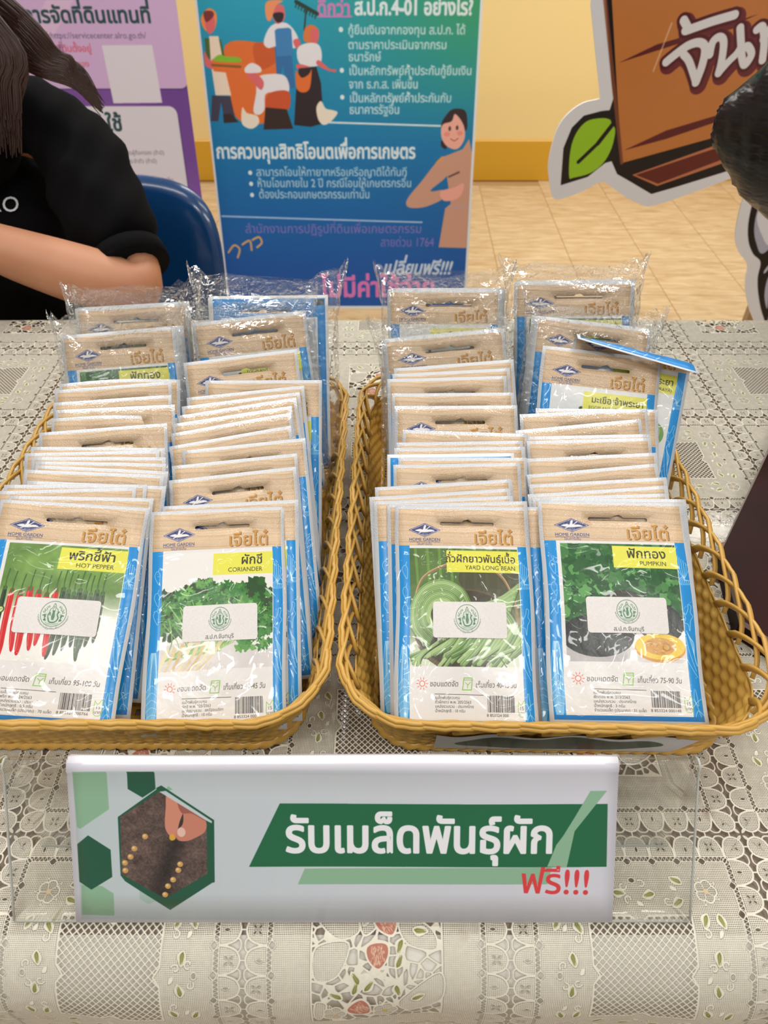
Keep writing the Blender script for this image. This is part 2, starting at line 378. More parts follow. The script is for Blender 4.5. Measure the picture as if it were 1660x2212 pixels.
def packet_art(th, en, days, reg, rest, seed, painter, code):
    c = Canvas(PW, PH, rgb(226, 224, 221))
    painter(c, 62, 149, 436, 530)
    c.rect(0, 0, 62 if painter in (paint_pepper, paint_pumpkin) else 50, PH, rgb(226, 224, 221)); c.rect(434, 0, PW, PH, rgb(226, 224, 221)); c.rect(0, 0, PW, 149, rgb(226, 224, 221)); c.rect(0, 532, PW, PH, rgb(226, 224, 221))
    c.a[12:140, 12:PW - 12] = wood_strip(128, PW - 24, 1)
    for x0, x1, s in ((13, 50, 'l'), (436, 468, 'r')):
        c.rect(x0, 140, x1, 708, rgb(22, 142, 214)); sketch(c, x0, x1, s)
    c.rect(13, 694, 468, 708, rgb(24, 128, 208))
    # maker mark and lettering
    c.poly([(104, 62), (161, 86), (104, 110), (47, 86)], NAVY); c.line([(104, 65), (155, 86), (104, 107), (53, 86), (104, 65)], 1.4, rgb(230, 226, 224))
    c.poly(spl([(70, 87), (88, 82), (97, 84), (102, 70), (109, 70), (108, 83), (128, 84), (140, 90), (122, 92), (100, 94), (82, 91)], 4, True), rgb(236, 232, 230))
    c.line([(84, 96), (104, 88), (122, 74)], 3, rgb(236, 232, 230)); text(c, 'เจียไต๋', 104, 104, 9.5, rgb(236, 232, 230), .01, 'c')
    text(c, 'HOME GARDEN', 104, 124, 15.5, NAVY, .012, 'c', 1.0); c.line([(50, 127), (158, 127)], 1.2, NAVY)
    text(c, 'โฮมการ์เด้น', 104, 138, 12, NAVY, 0, 'c')
    for dx, dy, col in ((2.5, 2, rgb(104, 68, 28)), (0, 0, GOLD)): text(c, 'เจียไต๋', 350 + dx, 132 + dy, 62, col, .013, 'c', 1.0)
    n = len([q for q in th if q not in UP + TONE + 'ุู'])
    c.rect(228 if n <= 6 else 180, 156, 437, 230, rgb(226, 222, 82))
    text(c, th, 426 if n > 6 else 402, 196, 43 if n <= 6 else 35, rgb(52, 50, 34), .014, 'r')
    text(c, en, 424 if n > 6 else 400, 221, 21 if len(en) < 16 else 18, rgb(60, 58, 40), .004, 'r', 1.0)
    # care row
    for k in range(10):
        a = k * math.pi / 5; c.line([(92 + 13 * math.cos(a), 584 + 13 * math.sin(a)), (92 + 19 * math.cos(a), 584 + 19 * math.sin(a))], 2, rgb(220, 90, 70))
    c.ell(92, 584, 9.5, 9.5, rgb(220, 90, 70)); c.ell(92, 584, 7, 7, rgb(238, 234, 230))
    text(c, 'ชอบแดดจัด', 116, 592, 23, rgb(62, 56, 52), .0, 'l', .9, .12)
    G = rgb(120, 180, 60)
    c.line([(232, 566), (260, 566), (256, 602), (226, 602), (232, 566)], 2.6, G); c.line([(232, 572), (260, 572)], 2, G); c.line(spl([(243, 596), (243, 586), (236, 580)]), 2, G); c.line(spl([(243, 588), (250, 582), (254, 578)]), 2, G)
    text(c, 'เก็บเกี่ยว ' + days + ' วัน', 270, 594, 23, rgb(62, 56, 52), .0, 'l', .82, .1)
    c.line([(134, 615), (296, 617)], 1.6, rgb(60, 56, 54))
    for k, t in enumerate(['เมล็ดพันธุ์ควบคุม', reg] + rest): text(c, t, 134, 630 + k * 13, 12.6, rgb(66, 62, 60), .004, 'l', .96)
    barcode(c, 310, 618, 92, 50, seed); text(c, code, 306, 681, 12.5, rgb(60, 56, 54), 0, 'l', 1.06)
    c.line(spl([(414, 636), (424, 646), (436, 632), (436, 676), (414, 676), (414, 636)], 3), 1.8, G); text(c, '15', 425, 660, 15, rgb(62, 56, 52), .008, 'c'); text(c, 'บาท', 425, 674, 13, rgb(62, 56, 52), .004, 'c')
    ring = rgb(206, 208, 211)
    for q in ((0, 0, PW, 12), (0, 708, PW, PH), (0, 0, 12, PH), (469, 0, PW, PH)): c.rect(*q, ring)
    rib = (np.arange(0, 140) % 5 < 2).astype('f4')[:, None, None] * np.linspace(1, .15, 140)[:, None, None]
    c.a[:140] *= 1 - .085 * rib
    return c.a
def back_art():
    c = Canvas(240, 360, rgb(232, 232, 232))
    c.rect(6, 6, 234, 354, rgb(30, 140, 214)); c.rect(22, 44, 218, 338, rgb(232, 233, 234)); c.rect(8, 8, 28, 20, rgb(60, 74, 76))
    for k in range(5): c.line([(60 + k * 24, 8), (70 + k * 24, 20)], 1.6, rgb(190, 222, 240))
    return c.a
def emblem_art(word):
    c = Canvas(320, 138, rgb(226, 222, 218)); n = vnoise(138, 320, 2.2, 3, 1)[..., None]; c.a += (n - .5) * .06
    g = rgb(84, 122, 96); cx, cy, R = (160, 52, 42) if word else (148, 60, 50)
    k = R / 50.
    P = lambda q: [(cx + x * k, cy + y * k) for x, y in q]
    c.ell(cx, cy, R, R, g, n=48); c.ell(cx, cy, R - 2.2, R - 2.2, rgb(222, 222, 214), n=48); c.ell(cx, cy + 14 * k, R * .8, R * .6, rgb(190, 208, 190), .5)
    c.line(spl(P([(-16, 6), (-15, -16), (-8, -22), (0, -40), (8, -22), (15, -16), (16, 6)]), 6), 2.2, g)
    c.line(spl(P([(-18, 16), (-12, 30), (0, 33), (13, 29), (20, 16), (15, 2), (20, -8)]), 6), 4.5 * k, g)
    c.line(spl(P([(-18, 18), (-20, 4), (-13, -4), (-11, 6)]), 6), 3.2 * k, g); c.line(spl(P([(0, -30), (-5, -14), (0, -4), (5, -14), (0, -30)]), 5), 1.6, g)
    c.poly(P([(-4, -6), (4, -6), (7, 10), (4, 24), (-4, 24), (-7, 10)]), g, .85); c.ell(cx, cy - 10 * k, 3.5 * k, 4 * k, g)
    for s in (-1, 1):
        for x, y, r in ((30, -18, 7), (22, -28, 5), (36, -8, 5), (30, 4, 4), (38, 6, 3)):
            t = np.linspace(0, 5, 14); c.line(np.stack([cx + s * (x + r * (1 - t / 8) * np.cos(t)) * k, cy + (y + r * (1 - t / 8) * np.sin(t)) * k], 1), 1.8 * k + .3, g)
        c.line(spl(P([(s * 28, 12), (s * 34, 4), (s * 30, 18), (s * 26, 28)]), 5), 3.4 * k, g); c.ell(cx + s * 30 * k, cy + 24 * k, 5 * k, 3.6 * k, g)
    for q in range(3): c.line(spl(P([(-26, 34 + q * 4), (-12, 37 + q * 3), (0, 35 + q * 4), (12, 37 + q * 3), (26, 34 + q * 4)]), 5), 1, g, .8)
    s = 'สำนักงานการปฏิรูปที่ดินเพื่อเกษตรกรรม'
    lay, w = layout(s, .012); sz = R * 2.75 / w
    for E, gx, gy in lay:
        if not len(E): continue
        e = E.reshape(-1, 2); a = math.pi - .22 - (gx + .2) / w * (math.pi - .44); rad = R + 4 * k + sz * .72
        X = (e[:, 0] - .2) * sz; Y = (e[:, 1] + gy) * sz
        ex, ey = -math.sin(a) * -1, -math.cos(a)
        tx, ty = math.sin(a), math.cos(a) * -1 * -1
        rx, ry = math.cos(a), math.sin(a)
        tx, ty = math.sin(a), -math.cos(a)
        pts = np.stack([cx + rx * (rad - Y) + tx * X, cy + ry * (rad - Y) + ty * X], 1)
        c.put(cover(pts.reshape(-1, 4), c.w, c.h), rgb(60, 92, 76))
    c.line([(cx - R * 1.13, cy + 6), (cx - R * 1.13, cy + 10)], 2, g); c.line([(cx + R * 1.13, cy + 6), (cx + R * 1.13, cy + 10)], 2, g)
    if word: text(c, 'ส.ป.ก.จันทบุรี', 160, 130, 23, rgb(62, 66, 60), .006, 'c')
    return c.a
# ------------------------------------------------------------------ print: lace (two kinds of square, one repeat = 2 x 2 squares)
LC = 720                      # pixels per square
S_L = 0.147                   # size of a square in metres
def lace_art():
    K = LC / 147.0            # px per mm
    def layer(): return Canvas(LC, LC, (0, 0, 0), 3)      # channels: cord, gauze, hole
    yy, xx = np.mgrid[0:LC, 0:LC].astype('f4')
    # --- band along one side (d = distance from the seam line, s = along)
    b = layer()
    def toc(s, d): return (s * K, d * K)
    def cord(P, w, closed=False):
        P = [toc(*p) for p in P]
        b.line(spl(P, 6, closed), w * K, (1, 0, 0))
    def fill(P, col): b.poly([toc(*p) for p in P], col)
    n = 10; pt = 147.0 / n
    fill([(0, 0), (147, 0), (147, 16.5), (0, 16.5)], (0, 0, 1))
    for i in range(-1, n + 1):
        s0 = (i + .5) * pt
        E_ = [(s0 + 6.4 * math.cos(t), 7.2 + 5.6 * math.sin(t)) for t in np.linspace(0, 2 * math.pi, 22)[:-1]]
        fill(E_, (0, 1, 0))
    fill([(0, 8.2), (147, 8.2), (147, 13.2), (0, 13.2)], (0, 1, 0))
    for i in range(-1, n + 1):
        s0 = (i + .5) * pt
        if i % 2 == 0:
            for a in (0.8, 2.34, 3.94, 5.48):
                fill([(s0 + 2.0 * math.cos(a) + 1.3 * math.cos(a) * math.cos(t) - .7 * math.sin(a) * math.sin(t), 7.6 + 2.0 * math.sin(a) + 1.3 * math.sin(a) * math.cos(t) + .7 * math.cos(a) * math.sin(t)) for t in np.linspace(0, 6.28, 12)], (0, 0, 1))
                cord([(s0 + .6 * math.cos(a), 7.6 + .6 * math.sin(a)), (s0 + 2.2 * math.cos(a + .35), 7.6 + 2.2 * math.sin(a + .35)), (s0 + 3.5 * math.cos(a), 7.6 + 3.5 * math.sin(a)), (s0 + 2.2 * math.cos(a - .35), 7.6 + 2.2 * math.sin(a - .35))], .45, True)
        else:
            fill([(s0 + .8 * math.cos(t), 9.2 + 1.5 * math.sin(t)) for t in np.linspace(0, 6.28, 12)], (0, 0, 1))
            cord([(s0, 7.2), (s0 + 1, 9.2), (s0, 11.2), (s0 - 1, 9.2)], .6, True)
        cord([(s0 - 7.2, 12.6), (s0 - 6.6, 8), (s0 - 4.4, 3.4), (s0, 1.6), (s0 + 4.4, 3.4), (s0 + 6.6, 8), (s0 + 7.2, 12.6)], 1.25)
        cord([(s0 + 4.2, 2.6), (s0 + 5.8, 1.2), (s0 + 8.9, 1.2), (s0 + 10.6, 2.6)], 1.0)
        fill([(s0 + pt / 2 - 1.7, 2.4), (s0 + pt / 2 + 1.7, 2.4), (s0 + pt / 2, 6.2)], (0, 0, 1))
        cord([(s0, 0), (s0, 1.8)], 1.0)
    fill([(0, 13.2), (147, 13.2), (147, 16.2), (0, 16.2)], (0, 0, 1))
    cord([(0, 13.1), (147, 13.1)], .75); cord([(0, 16.2), (147, 16.2)], .85)
    for i in range(59):
        s0 = i * 2.5
        cord([(s0, 13.1), (s0 + 1.25, 16.2)], .5); cord([(s0 + 1.25, 16.2), (s0 + 2.5, 13.1)], .5)
    for i in range(1, 10):
        s0 = i * pt
        fill([(s0 - 2.2, 15.9), (s0, 14), (s0 + 2.2, 15.9), (s0, 18)], (0, 0, 1)); cord([(s0 - 2.4, 16), (s0, 13.9), (s0 + 2.4, 16), (s0, 18.1), (s0 - 2.4, 16)], .7)
    base = np.zeros((LC, LC, 3), 'f4'); base[..., 1] = 1
    side = b.a
    dist = np.minimum(np.minimum(xx, LC - 1 - xx), np.minimum(yy, LC - 1 - yy))
    def compose(inner):
        out = inner.copy()
        for k in range(4):
            m = (yy <= xx) & (yy <= LC - 1 - xx) & (yy < 18.4 * K)
            use = m & ((yy < 16.6 * K) | (side[..., 0] > .1) | (side[..., 2] > .1))
            r = np.rot90(side, k); u = np.rot90(use, k)
            out[u] = r[u]
        return out
    # --- square A: hatched field with sprays of leaves
    gA = Canvas(LC, LC, (0, 1, 0)); colA = np.zeros((LC, LC, 3), 'f4')
    cream = np.array(rgb(236, 230, 212), 'f4')
    cA = Canvas(LC, LC, tuple(cream))
    h = 29.0
    cxm = 73.5
    nt = 4.0
    out_ = []
    for k in range(4):
        a = k * math.pi / 2; c_, s_ = round(math.cos(a)), round(math.sin(a))
        for (x, y) in ((-h, -h), (-5, -h + .5), (0, -h + nt), (5, -h + .5)): out_.append((cxm + x * c_ - y * s_, cxm + x * s_ + y * c_))
    P = [(x * K, y * K) for x, y in out_]
    gA.poly(P, (0, 0, 1))
    cov = cover(ring_edges(P), LC, LC); x0, y0, cc = cov
    per = 2.95 * K
    u1 = np.abs(((xx + yy) / 1.4142 / per) % 1 - .5) * per; u2 = np.abs(((xx - yy) / 1.4142 / per) % 1 - .5) * per
    hz = np.clip(.5 * K * .85 - np.minimum(u1, u2) + .5, 0, 1)
    sub = gA.a[y0:y0 + cc.shape[0], x0:x0 + cc.shape[1]]; hh = (hz[y0:y0 + cc.shape[0], x0:x0 + cc.shape[1]] * cc)[..., None]
    sub += (np.array([1, 0, 0], 'f4') - sub) * hh
    gA.line(P + [P[0]], 1.2 * K, (1, 0, 0))
    green = rgb(136, 138, 74)
    def leafm(g, c, x, y, a, L=8, w=3.2, col=green):
        ca, sa = math.cos(a), math.sin(a)
        T = lambda q: [((x + p * ca - r * sa) * K, (y + p * sa + r * ca) * K) for p, r in q]
        g.poly(spl(T([(0, 0), (L * .35, w), (L * .8, w * .6), (L * 1.05, 0), (L * .7, -w * .7), (L * .3, -w * .6)]), 5, True), (1, 0, 0))
        c.poly(spl(T([(L * .12, 0), (L * .4, w * .5), (L * .9, w * .12), (L * .8, 0), (L * .45, -w * .3)]), 5, True), col)
        for q in (-.25, .1, .45): c.line(T([(L * .3, q * w), (L * .85, q * w * .6)]), .35 * K, mixc(col, (1, 1, .9), .35))
    def curl(g, x, y, a, r=3.0, w=1.1):
        t = np.linspace(0, 4.6, 16); rr = r * (1 - t / 8)
        g.line([((x + q * math.cos(a + s)) * K, (y + q * math.sin(a + s)) * K) for q, s in zip(rr, t)], w * K, (1, 0, 0))
    def flower(g, c, x, y, r=6.2, n=5, cen=rgb(226, 200, 160)):
        t = np.linspace(0, 2 * math.pi, 60)
        P = [((x + r * (.78 + .22 * abs(math.cos(n * q / 2))) * math.cos(q)) * K, (y + r * (.78 + .22 * abs(math.cos(n * q / 2))) * math.sin(q)) * K) for q in t]
        g.poly(P, (0, 1, .35)); g.line(P, 1.1 * K, (1, 0, 0))
        for k in range(n):
            q = 2 * math.pi * (k + .5) / n; g.line([((x + r * .25 * math.cos(q)) * K, (y + r * .25 * math.sin(q)) * K), ((x + r * .8 * math.cos(q)) * K, (y + r * .8 * math.sin(q)) * K)], .7 * K, (1, 0, 0))
            g.line(spl([((x + r * m * math.cos(q + dq)) * K, (y + r * m * math.sin(q + dq)) * K) for m, dq in ((.95, -.12), (1.3, 0), (.95, .12))]), .7 * K, (1, 0, 0))
        g.ell(x * K, y * K, 1.5 * K, 1.5 * K, (1, 0, 0)); c.ell(x * K, y * K, 1.4 * K, 1.4 * K, cen)
    for k in range(4):
        a = k * math.pi / 2; ca, sa = math.cos(a), math.sin(a)
        R = lambda x, y: (73.5 + x * ca - y * sa, 73.5 + x * sa + y * ca)
        flower(gA, cA, *R(-41, -41))
        for x, y, q in ((-30, -44, -.4), (-30, -38, .35), (-13, -41, .1), (12, -40, 2.9), (27, -37, 2.6), (29, -45, -2.7)): leafm(gA, cA, *R(x, y), q + a)
        for x, y, q in ((-6, -44, 0), (-4, -37, 2), (5, -45, 4), (18, -36, 1), (-20, -36, 3)): curl(gA, *R(x, y), q + a, 2.4)
        for x, y in ((-22, -45), (0, -36), (21, -44)): leafm(gA, cA, *R(x, y), a + .6, 4.5, 1.6, tuple(cream))
        gA.ell(R(0, -47)[0] * K, R(0, -47)[1] * K, 1.6 * K, 1.2 * K, (0, 0, 1)); gA.line(spl([(R(0 + 2 * math.cos(t), -47 + 1.6 * math.sin(t))[0] * K, R(2 * math.cos(t), -47 + 1.6 * math.sin(t))[1] * K) for t in np.linspace(0, 6.28, 8)]), .8 * K, (1, 0, 0))
    # --- square B: open-work panel with strawberries
    gB = Canvas(LC, LC, (0, 1, 0)); cB = Canvas(LC, LC, tuple(cream))
    rs = np.random.RandomState(8)
    pts = rs.rand(120, 2) * 76 + 35.5
    X = xx / K; Y = yy / K
    d = np.sqrt((X[..., None] - pts[:, 0]) ** 2 + (Y[..., None] - pts[:, 1]) ** 2); d.partition(1, axis=2); ed = d[..., 1] - d[..., 0]
    inb = (np.abs(X - 73.5) < 36) & (np.abs(Y - 73.5) < 36)
    cr = np.clip((1.15 - ed) * K / 2 + .5, 0, 1)
    v = np.stack([cr, np.zeros_like(cr), 1 - cr], 2)
    gB.a[inb] = v[inb]
    del d
    for q in (-36, 36):
        for A_, B_ in (((73.5 + q, 37.5), (73.5 + q, 109.5)), ((37.5, 73.5 + q), (109.5, 73.5 + q))): gB.line([(A_[0] * K, A_[1] * K), (B_[0] * K, B_[1] * K)], 1.3 * K, (1, 0, 0))
    def patch(P):
        P = [(x * K, y * K) for x, y in P]; L = spl(P, 6, True); gB.poly(L, (0, 1, 0)); gB.line(list(L) + [L[0]], 1.2 * K, (1, 0, 0))
    patch([(38, 38), (58, 38), (64, 52), (52, 56), (40, 46)]); patch([(64, 38), (80, 38), (74, 50), (66, 54)])
    patch([(88, 44), (104, 52), (106, 62), (92, 60), (86, 52)]); patch([(40, 60), (58, 58), (52, 74), (40, 76)])
    patch([(86, 92), (108, 74), (109, 92), (92, 102)]); patch([(40, 90), (46, 92), (42, 106), (39, 102)])
    for x, y, a in ((46, 42, .6), (70, 42, 2.0), (93, 52, .1), (88, 56, 1.9), (55, 88, 3.6), (64, 80, 4.2), (66, 84, -.9), (84, 72, -1.2), (84, 80, 1.3), (92, 92, -.5), (60, 86, 5.0)): leafm(gB, cB, x, y, a, 9, 3.4)
    for x, y, a in ((79, 48, 1.1), (74, 64, 1.5), (64, 96, .8)):
        ca, sa = math.cos(a), math.sin(a)
        T = lambda q: [((x + p * ca - r * sa) * K, (y + p * sa + r * ca) * K) for p, r in q]
        gB.poly(spl(T([(-7.4, 0), (-5, 6.6), (2, 6.2), (8.6, 0), (2, -6.2), (-5, -6.6)]), 6, True), (1, 0, 0))
        cB.poly(spl(T([(-5.6, 0), (-4, 5.4), (2, 5), (7, 0), (2, -5), (-4, -5.4)]), 6, True), rgb(192, 128, 108))
        for q in range(90):
            p, r = rs.uniform(-4.5, 4.5), rs.uniform(-3.8, 3.8); cB.line(T([(p, r), (p + rs.uniform(.4, 1.8), r + rs.uniform(-.3, .3))]), .3 * K, rgb(232, 196, 170), .9)
    flower(gB, cB, 50, 100, 6.5); flower(gB, cB, 78, 100, 7, 5, rgb(206, 190, 90))
    A = compose(gA.a); B = compose(gB.a)
    g2 = np.concatenate([np.concatenate([A, B], 1), np.concatenate([B, A], 1)], 0)
    c2 = np.concatenate([np.concatenate([cA.a, cB.a], 1), np.concatenate([cB.a, cA.a], 1)], 0)
    H = 2 * LC
    Y, X = np.mgrid[0:H, 0:H].astype('f4')
    pg = H / 294.0 * 1.0
    wob = (vnoise(H, H, 60, 4, 2) - .5) * 2.0
    hx = np.abs(((X + wob) / pg) % 1 - .5) * 2; hy = np.abs(((Y + wob) / pg) % 1 - .5) * 2
    hole = np.clip((.76 - hx) * 4, 0, 1) * np.clip((.76 - hy) * 4, 0, 1)
    gz = 1 - hole * .95
    cordm = g2[..., 0]; gm = g2[..., 1]; hm = g2[..., 2]
    alpha = np.clip(cordm + (1 - cordm) * np.clip(gm, 0, 1) * gz * (1 - .45 * np.clip(hm, 0, 1) * (gm > .5)), 0, 1)
    stain = np.ones((H, H), 'f4')
    for sx, sy, sr in ((215, 128, 5),): stain -= .0 * np.exp(-(((X / H * 294 - sx) ** 2 + (Y / H * 294 - sy) ** 2) / sr ** 2))
    bump = np.clip(cordm * 1.0 + gm * .35, 0, 1)
    return np.dstack([c2 * (.97 + .05 * (vnoise(H, H, 9, 2, 2)[..., None] - .5)), alpha]), bump
# ------------------------------------------------------------------ print: paper of the sign (photo-measured corners)
SG = dict(p=np.array([0, .1396, TZ + .002]), n=None)
def sign_art():
    W, H = 1188, 400
    c = Canvas(W, H, rgb(216, 215, 224))
    # map photo pixels to paper: bilinear from the four corners
    TL, TR, BL, BR = (143, 1640), (1338, 1650), (166, 1988), (1320, 2007)
    def m(u, v):
        t = (v - TL[1]) / (BL[1] - TL[1]); xl = TL[0] + (BL[0] - TL[0]) * t; xr = TR[0] + (BR[0] - TR[0]) * t
        s = (u - xl) / (xr - xl); t = (v - (TL[1] + (TR[1] - TL[1]) * s)) / ((BL[1] + (BR[1] - BL[1]) * s) - (TL[1] + (TR[1] - TL[1]) * s))
        return s * W, t * H
    M = lambda P: [m(*p) for p in P]
    gr = (np.array(rgb(190, 204, 206)) * (1 - np.linspace(0, 1, W)[None, :, None] ** .8) + np.array(rgb(214, 214, 224)) * np.linspace(0, 1, W)[None, :, None] ** .8) * np.ones((H, 1, 1))
    c.put(cover(ring_edges(M([(156, 1656), (1332, 1662), (1316, 2006), (178, 1982)])), W, H), gr.astype('f4'))
    lg, dg = rgb(142, 184, 152), rgb(28, 88, 64)
    c.poly(M([(156, 1657), (230, 1657), (236, 1740), (174, 1782), (167, 1778)]), lg)
    c.poly(M([(177, 1905), (222, 1908), (247, 1925), (249, 1975), (179, 1972)]), lg)
    c.poly(M([(274, 1658), (333, 1659), (336, 1698), (308, 1716), (276, 1697)]), dg)
    c.poly(M([(363, 1692), (383, 1708), (383, 1740), (350, 1712)]), lg)
    c.poly(M([(168, 1815), (191, 1796), (240, 1828), (244, 1888), (199, 1916), (173, 1898)]), dg)
    c.poly(M([(303, 1920), (318, 1924), (350, 1940), (322, 1950), (303, 1938)]), rgb(170, 196, 186))
    c.poly(M([(255, 1757), (348, 1692), (460, 1767), (463, 1902), (369, 1964), (272, 1898), (262, 1885)]), dg)
    hexp = M([(260, 1757), (344, 1704), (446, 1768), (449, 1884), (358, 1938), (264, 1882)])
    soil = vnoise(H, W, 20, 5, 4)[..., None] * .5 + vnoise(H, W, 3.5, 6, 2)[..., None] * .5
    sc = (np.array(rgb(44, 34, 32)) * (1 - soil) + np.array(rgb(148, 122, 110)) * soil).astype('f4')
    XX, YY = np.meshgrid(np.arange(W), np.arange(H))
    ax, ay = m(352, 1900); bx, by = m(385, 1800)
    fur = np.exp(-(((XX - (ax + (YY - ay) * (bx - ax) / (by - ay))) / 26.) ** 2))[..., None] * .45
    cov = cover(ring_edges(hexp), W, H)
    c.put(cov, (sc * (1 - fur)).astype('f4'))
    for u, v in ((314, 1800), (291, 1826), (283, 1844), (271, 1857), (272, 1874), (390, 1862), (386, 1875), (375, 1896), (364, 1910), (358, 1929), (374, 1803)):
        x, y = m(u, v); c.ell(x, y, 6.5, 7, rgb(206, 160, 92)); c.ell(x - 1.5, y - 2, 3, 3, rgb(240, 214, 160), .8)
    sk = rgb(212, 140, 116)
    c.poly(spl(M([(362, 1708), (392, 1716), (396, 1745), (388, 1770), (380, 1800), (368, 1800), (357, 1780), (358, 1740)]), 6, True), sk)
    c.poly(spl(M([(392, 1732), (440, 1762), (444, 1790), (420, 1806), (400, 1812), (384, 1808), (380, 1792), (394, 1776), (396, 1756)]), 6, True), mixc(sk, rgb(170, 100, 84), .25))
    c.poly(spl(M([(384, 1722), (420, 1742), (444, 1768), (414, 1752), (392, 1750)]), 5, True), rgb(160, 94, 80)); x, y = m(392, 1792); c.ell(x, y, 9, 12, rgb(232, 190, 178)); x, y = m(372, 1803); c.ell(x, y, 6, 8, rgb(222, 170, 60))
    n_ = cover(ring_edges(M([(344, 1704), (450, 1690), (470, 1780), (446, 1768)])), W, H); c.put(n_, gr.astype('f4'))
    c.line(M([(340, 1697), (348, 1693), (460, 1768), (462, 1902)]), 5, dg)
    g = rgb(24, 104, 66)
    c.poly(M([(604, 1733), (1312, 1741), (1308, 1881), (538, 1871)]), g)
    c.poly(M([(658, 1877), (1190, 1880), (1180, 1918), (643, 1912)]), lg)
    c.poly(spl(M([(1275, 1712), (1311, 1712), (1240, 1800), (1222, 1880), (1180, 1878), (1200, 1830), (1215, 1810), (1240, 1770)]), 1, True), lg)
    x0, y0 = m(616, 1838); x1, _ = m(1196, 1838); lay, w = layout('รับเมล็ดพันธุ์ผัก', .03)
    sz = 118; text(c, 'รับเมล็ดพันธุ์ผัก', x0, y0 + 2, sz, rgb(240, 240, 244), .024, 'l', (x1 - x0) / (w * sz))
    x0, y0 = m(1120, 1936); lay, w = layout('ฟรี!!!', .01); x1, _ = m(1272, 1940)
    text(c, 'ฟรี!!!', x0, y0, 88, rgb(220, 62, 66), .012, 'l', (x1 - x0) / (w * 88), 0, .03)
    return c.a
# ------------------------------------------------------------------ print: banners. art is drawn in metres on the banner (x right, y down from top of sheet)
class Sheet:
    """a flat sheet in the room: p0 = bottom centre, width w, length L, leaning back by tilt, turned by yaw"""
    def __init__(s, p0, w, L, tilt, yaw=0.0):
        s.p0 = np.array(p0, 'f8'); s.w, s.L = w, L
        s.ex = np.array([math.cos(yaw), math.sin(yaw), 0]); bk = np.array([-math.sin(yaw), math.cos(yaw), 0])
        s.ey = bk * math.sin(tilt) + np.array([0, 0, 1.0]) * math.cos(tilt); s.n = np.cross(s.ex, s.ey)
    def uv(s, u, v):
        q = at_plane(u, v, s.p0, s.n) - s.p0; return q @ s.ex + s.w / 2, s.L - q @ s.ey
BLUE = Sheet((-0.125, 2.235, 0.085), 0.80, 1.75, math.radians(12.0))
PURP = Sheet((-0.945, 2.15, 0.085), 0.80, 1.75, math.radians(8.5))
BPX = 640.
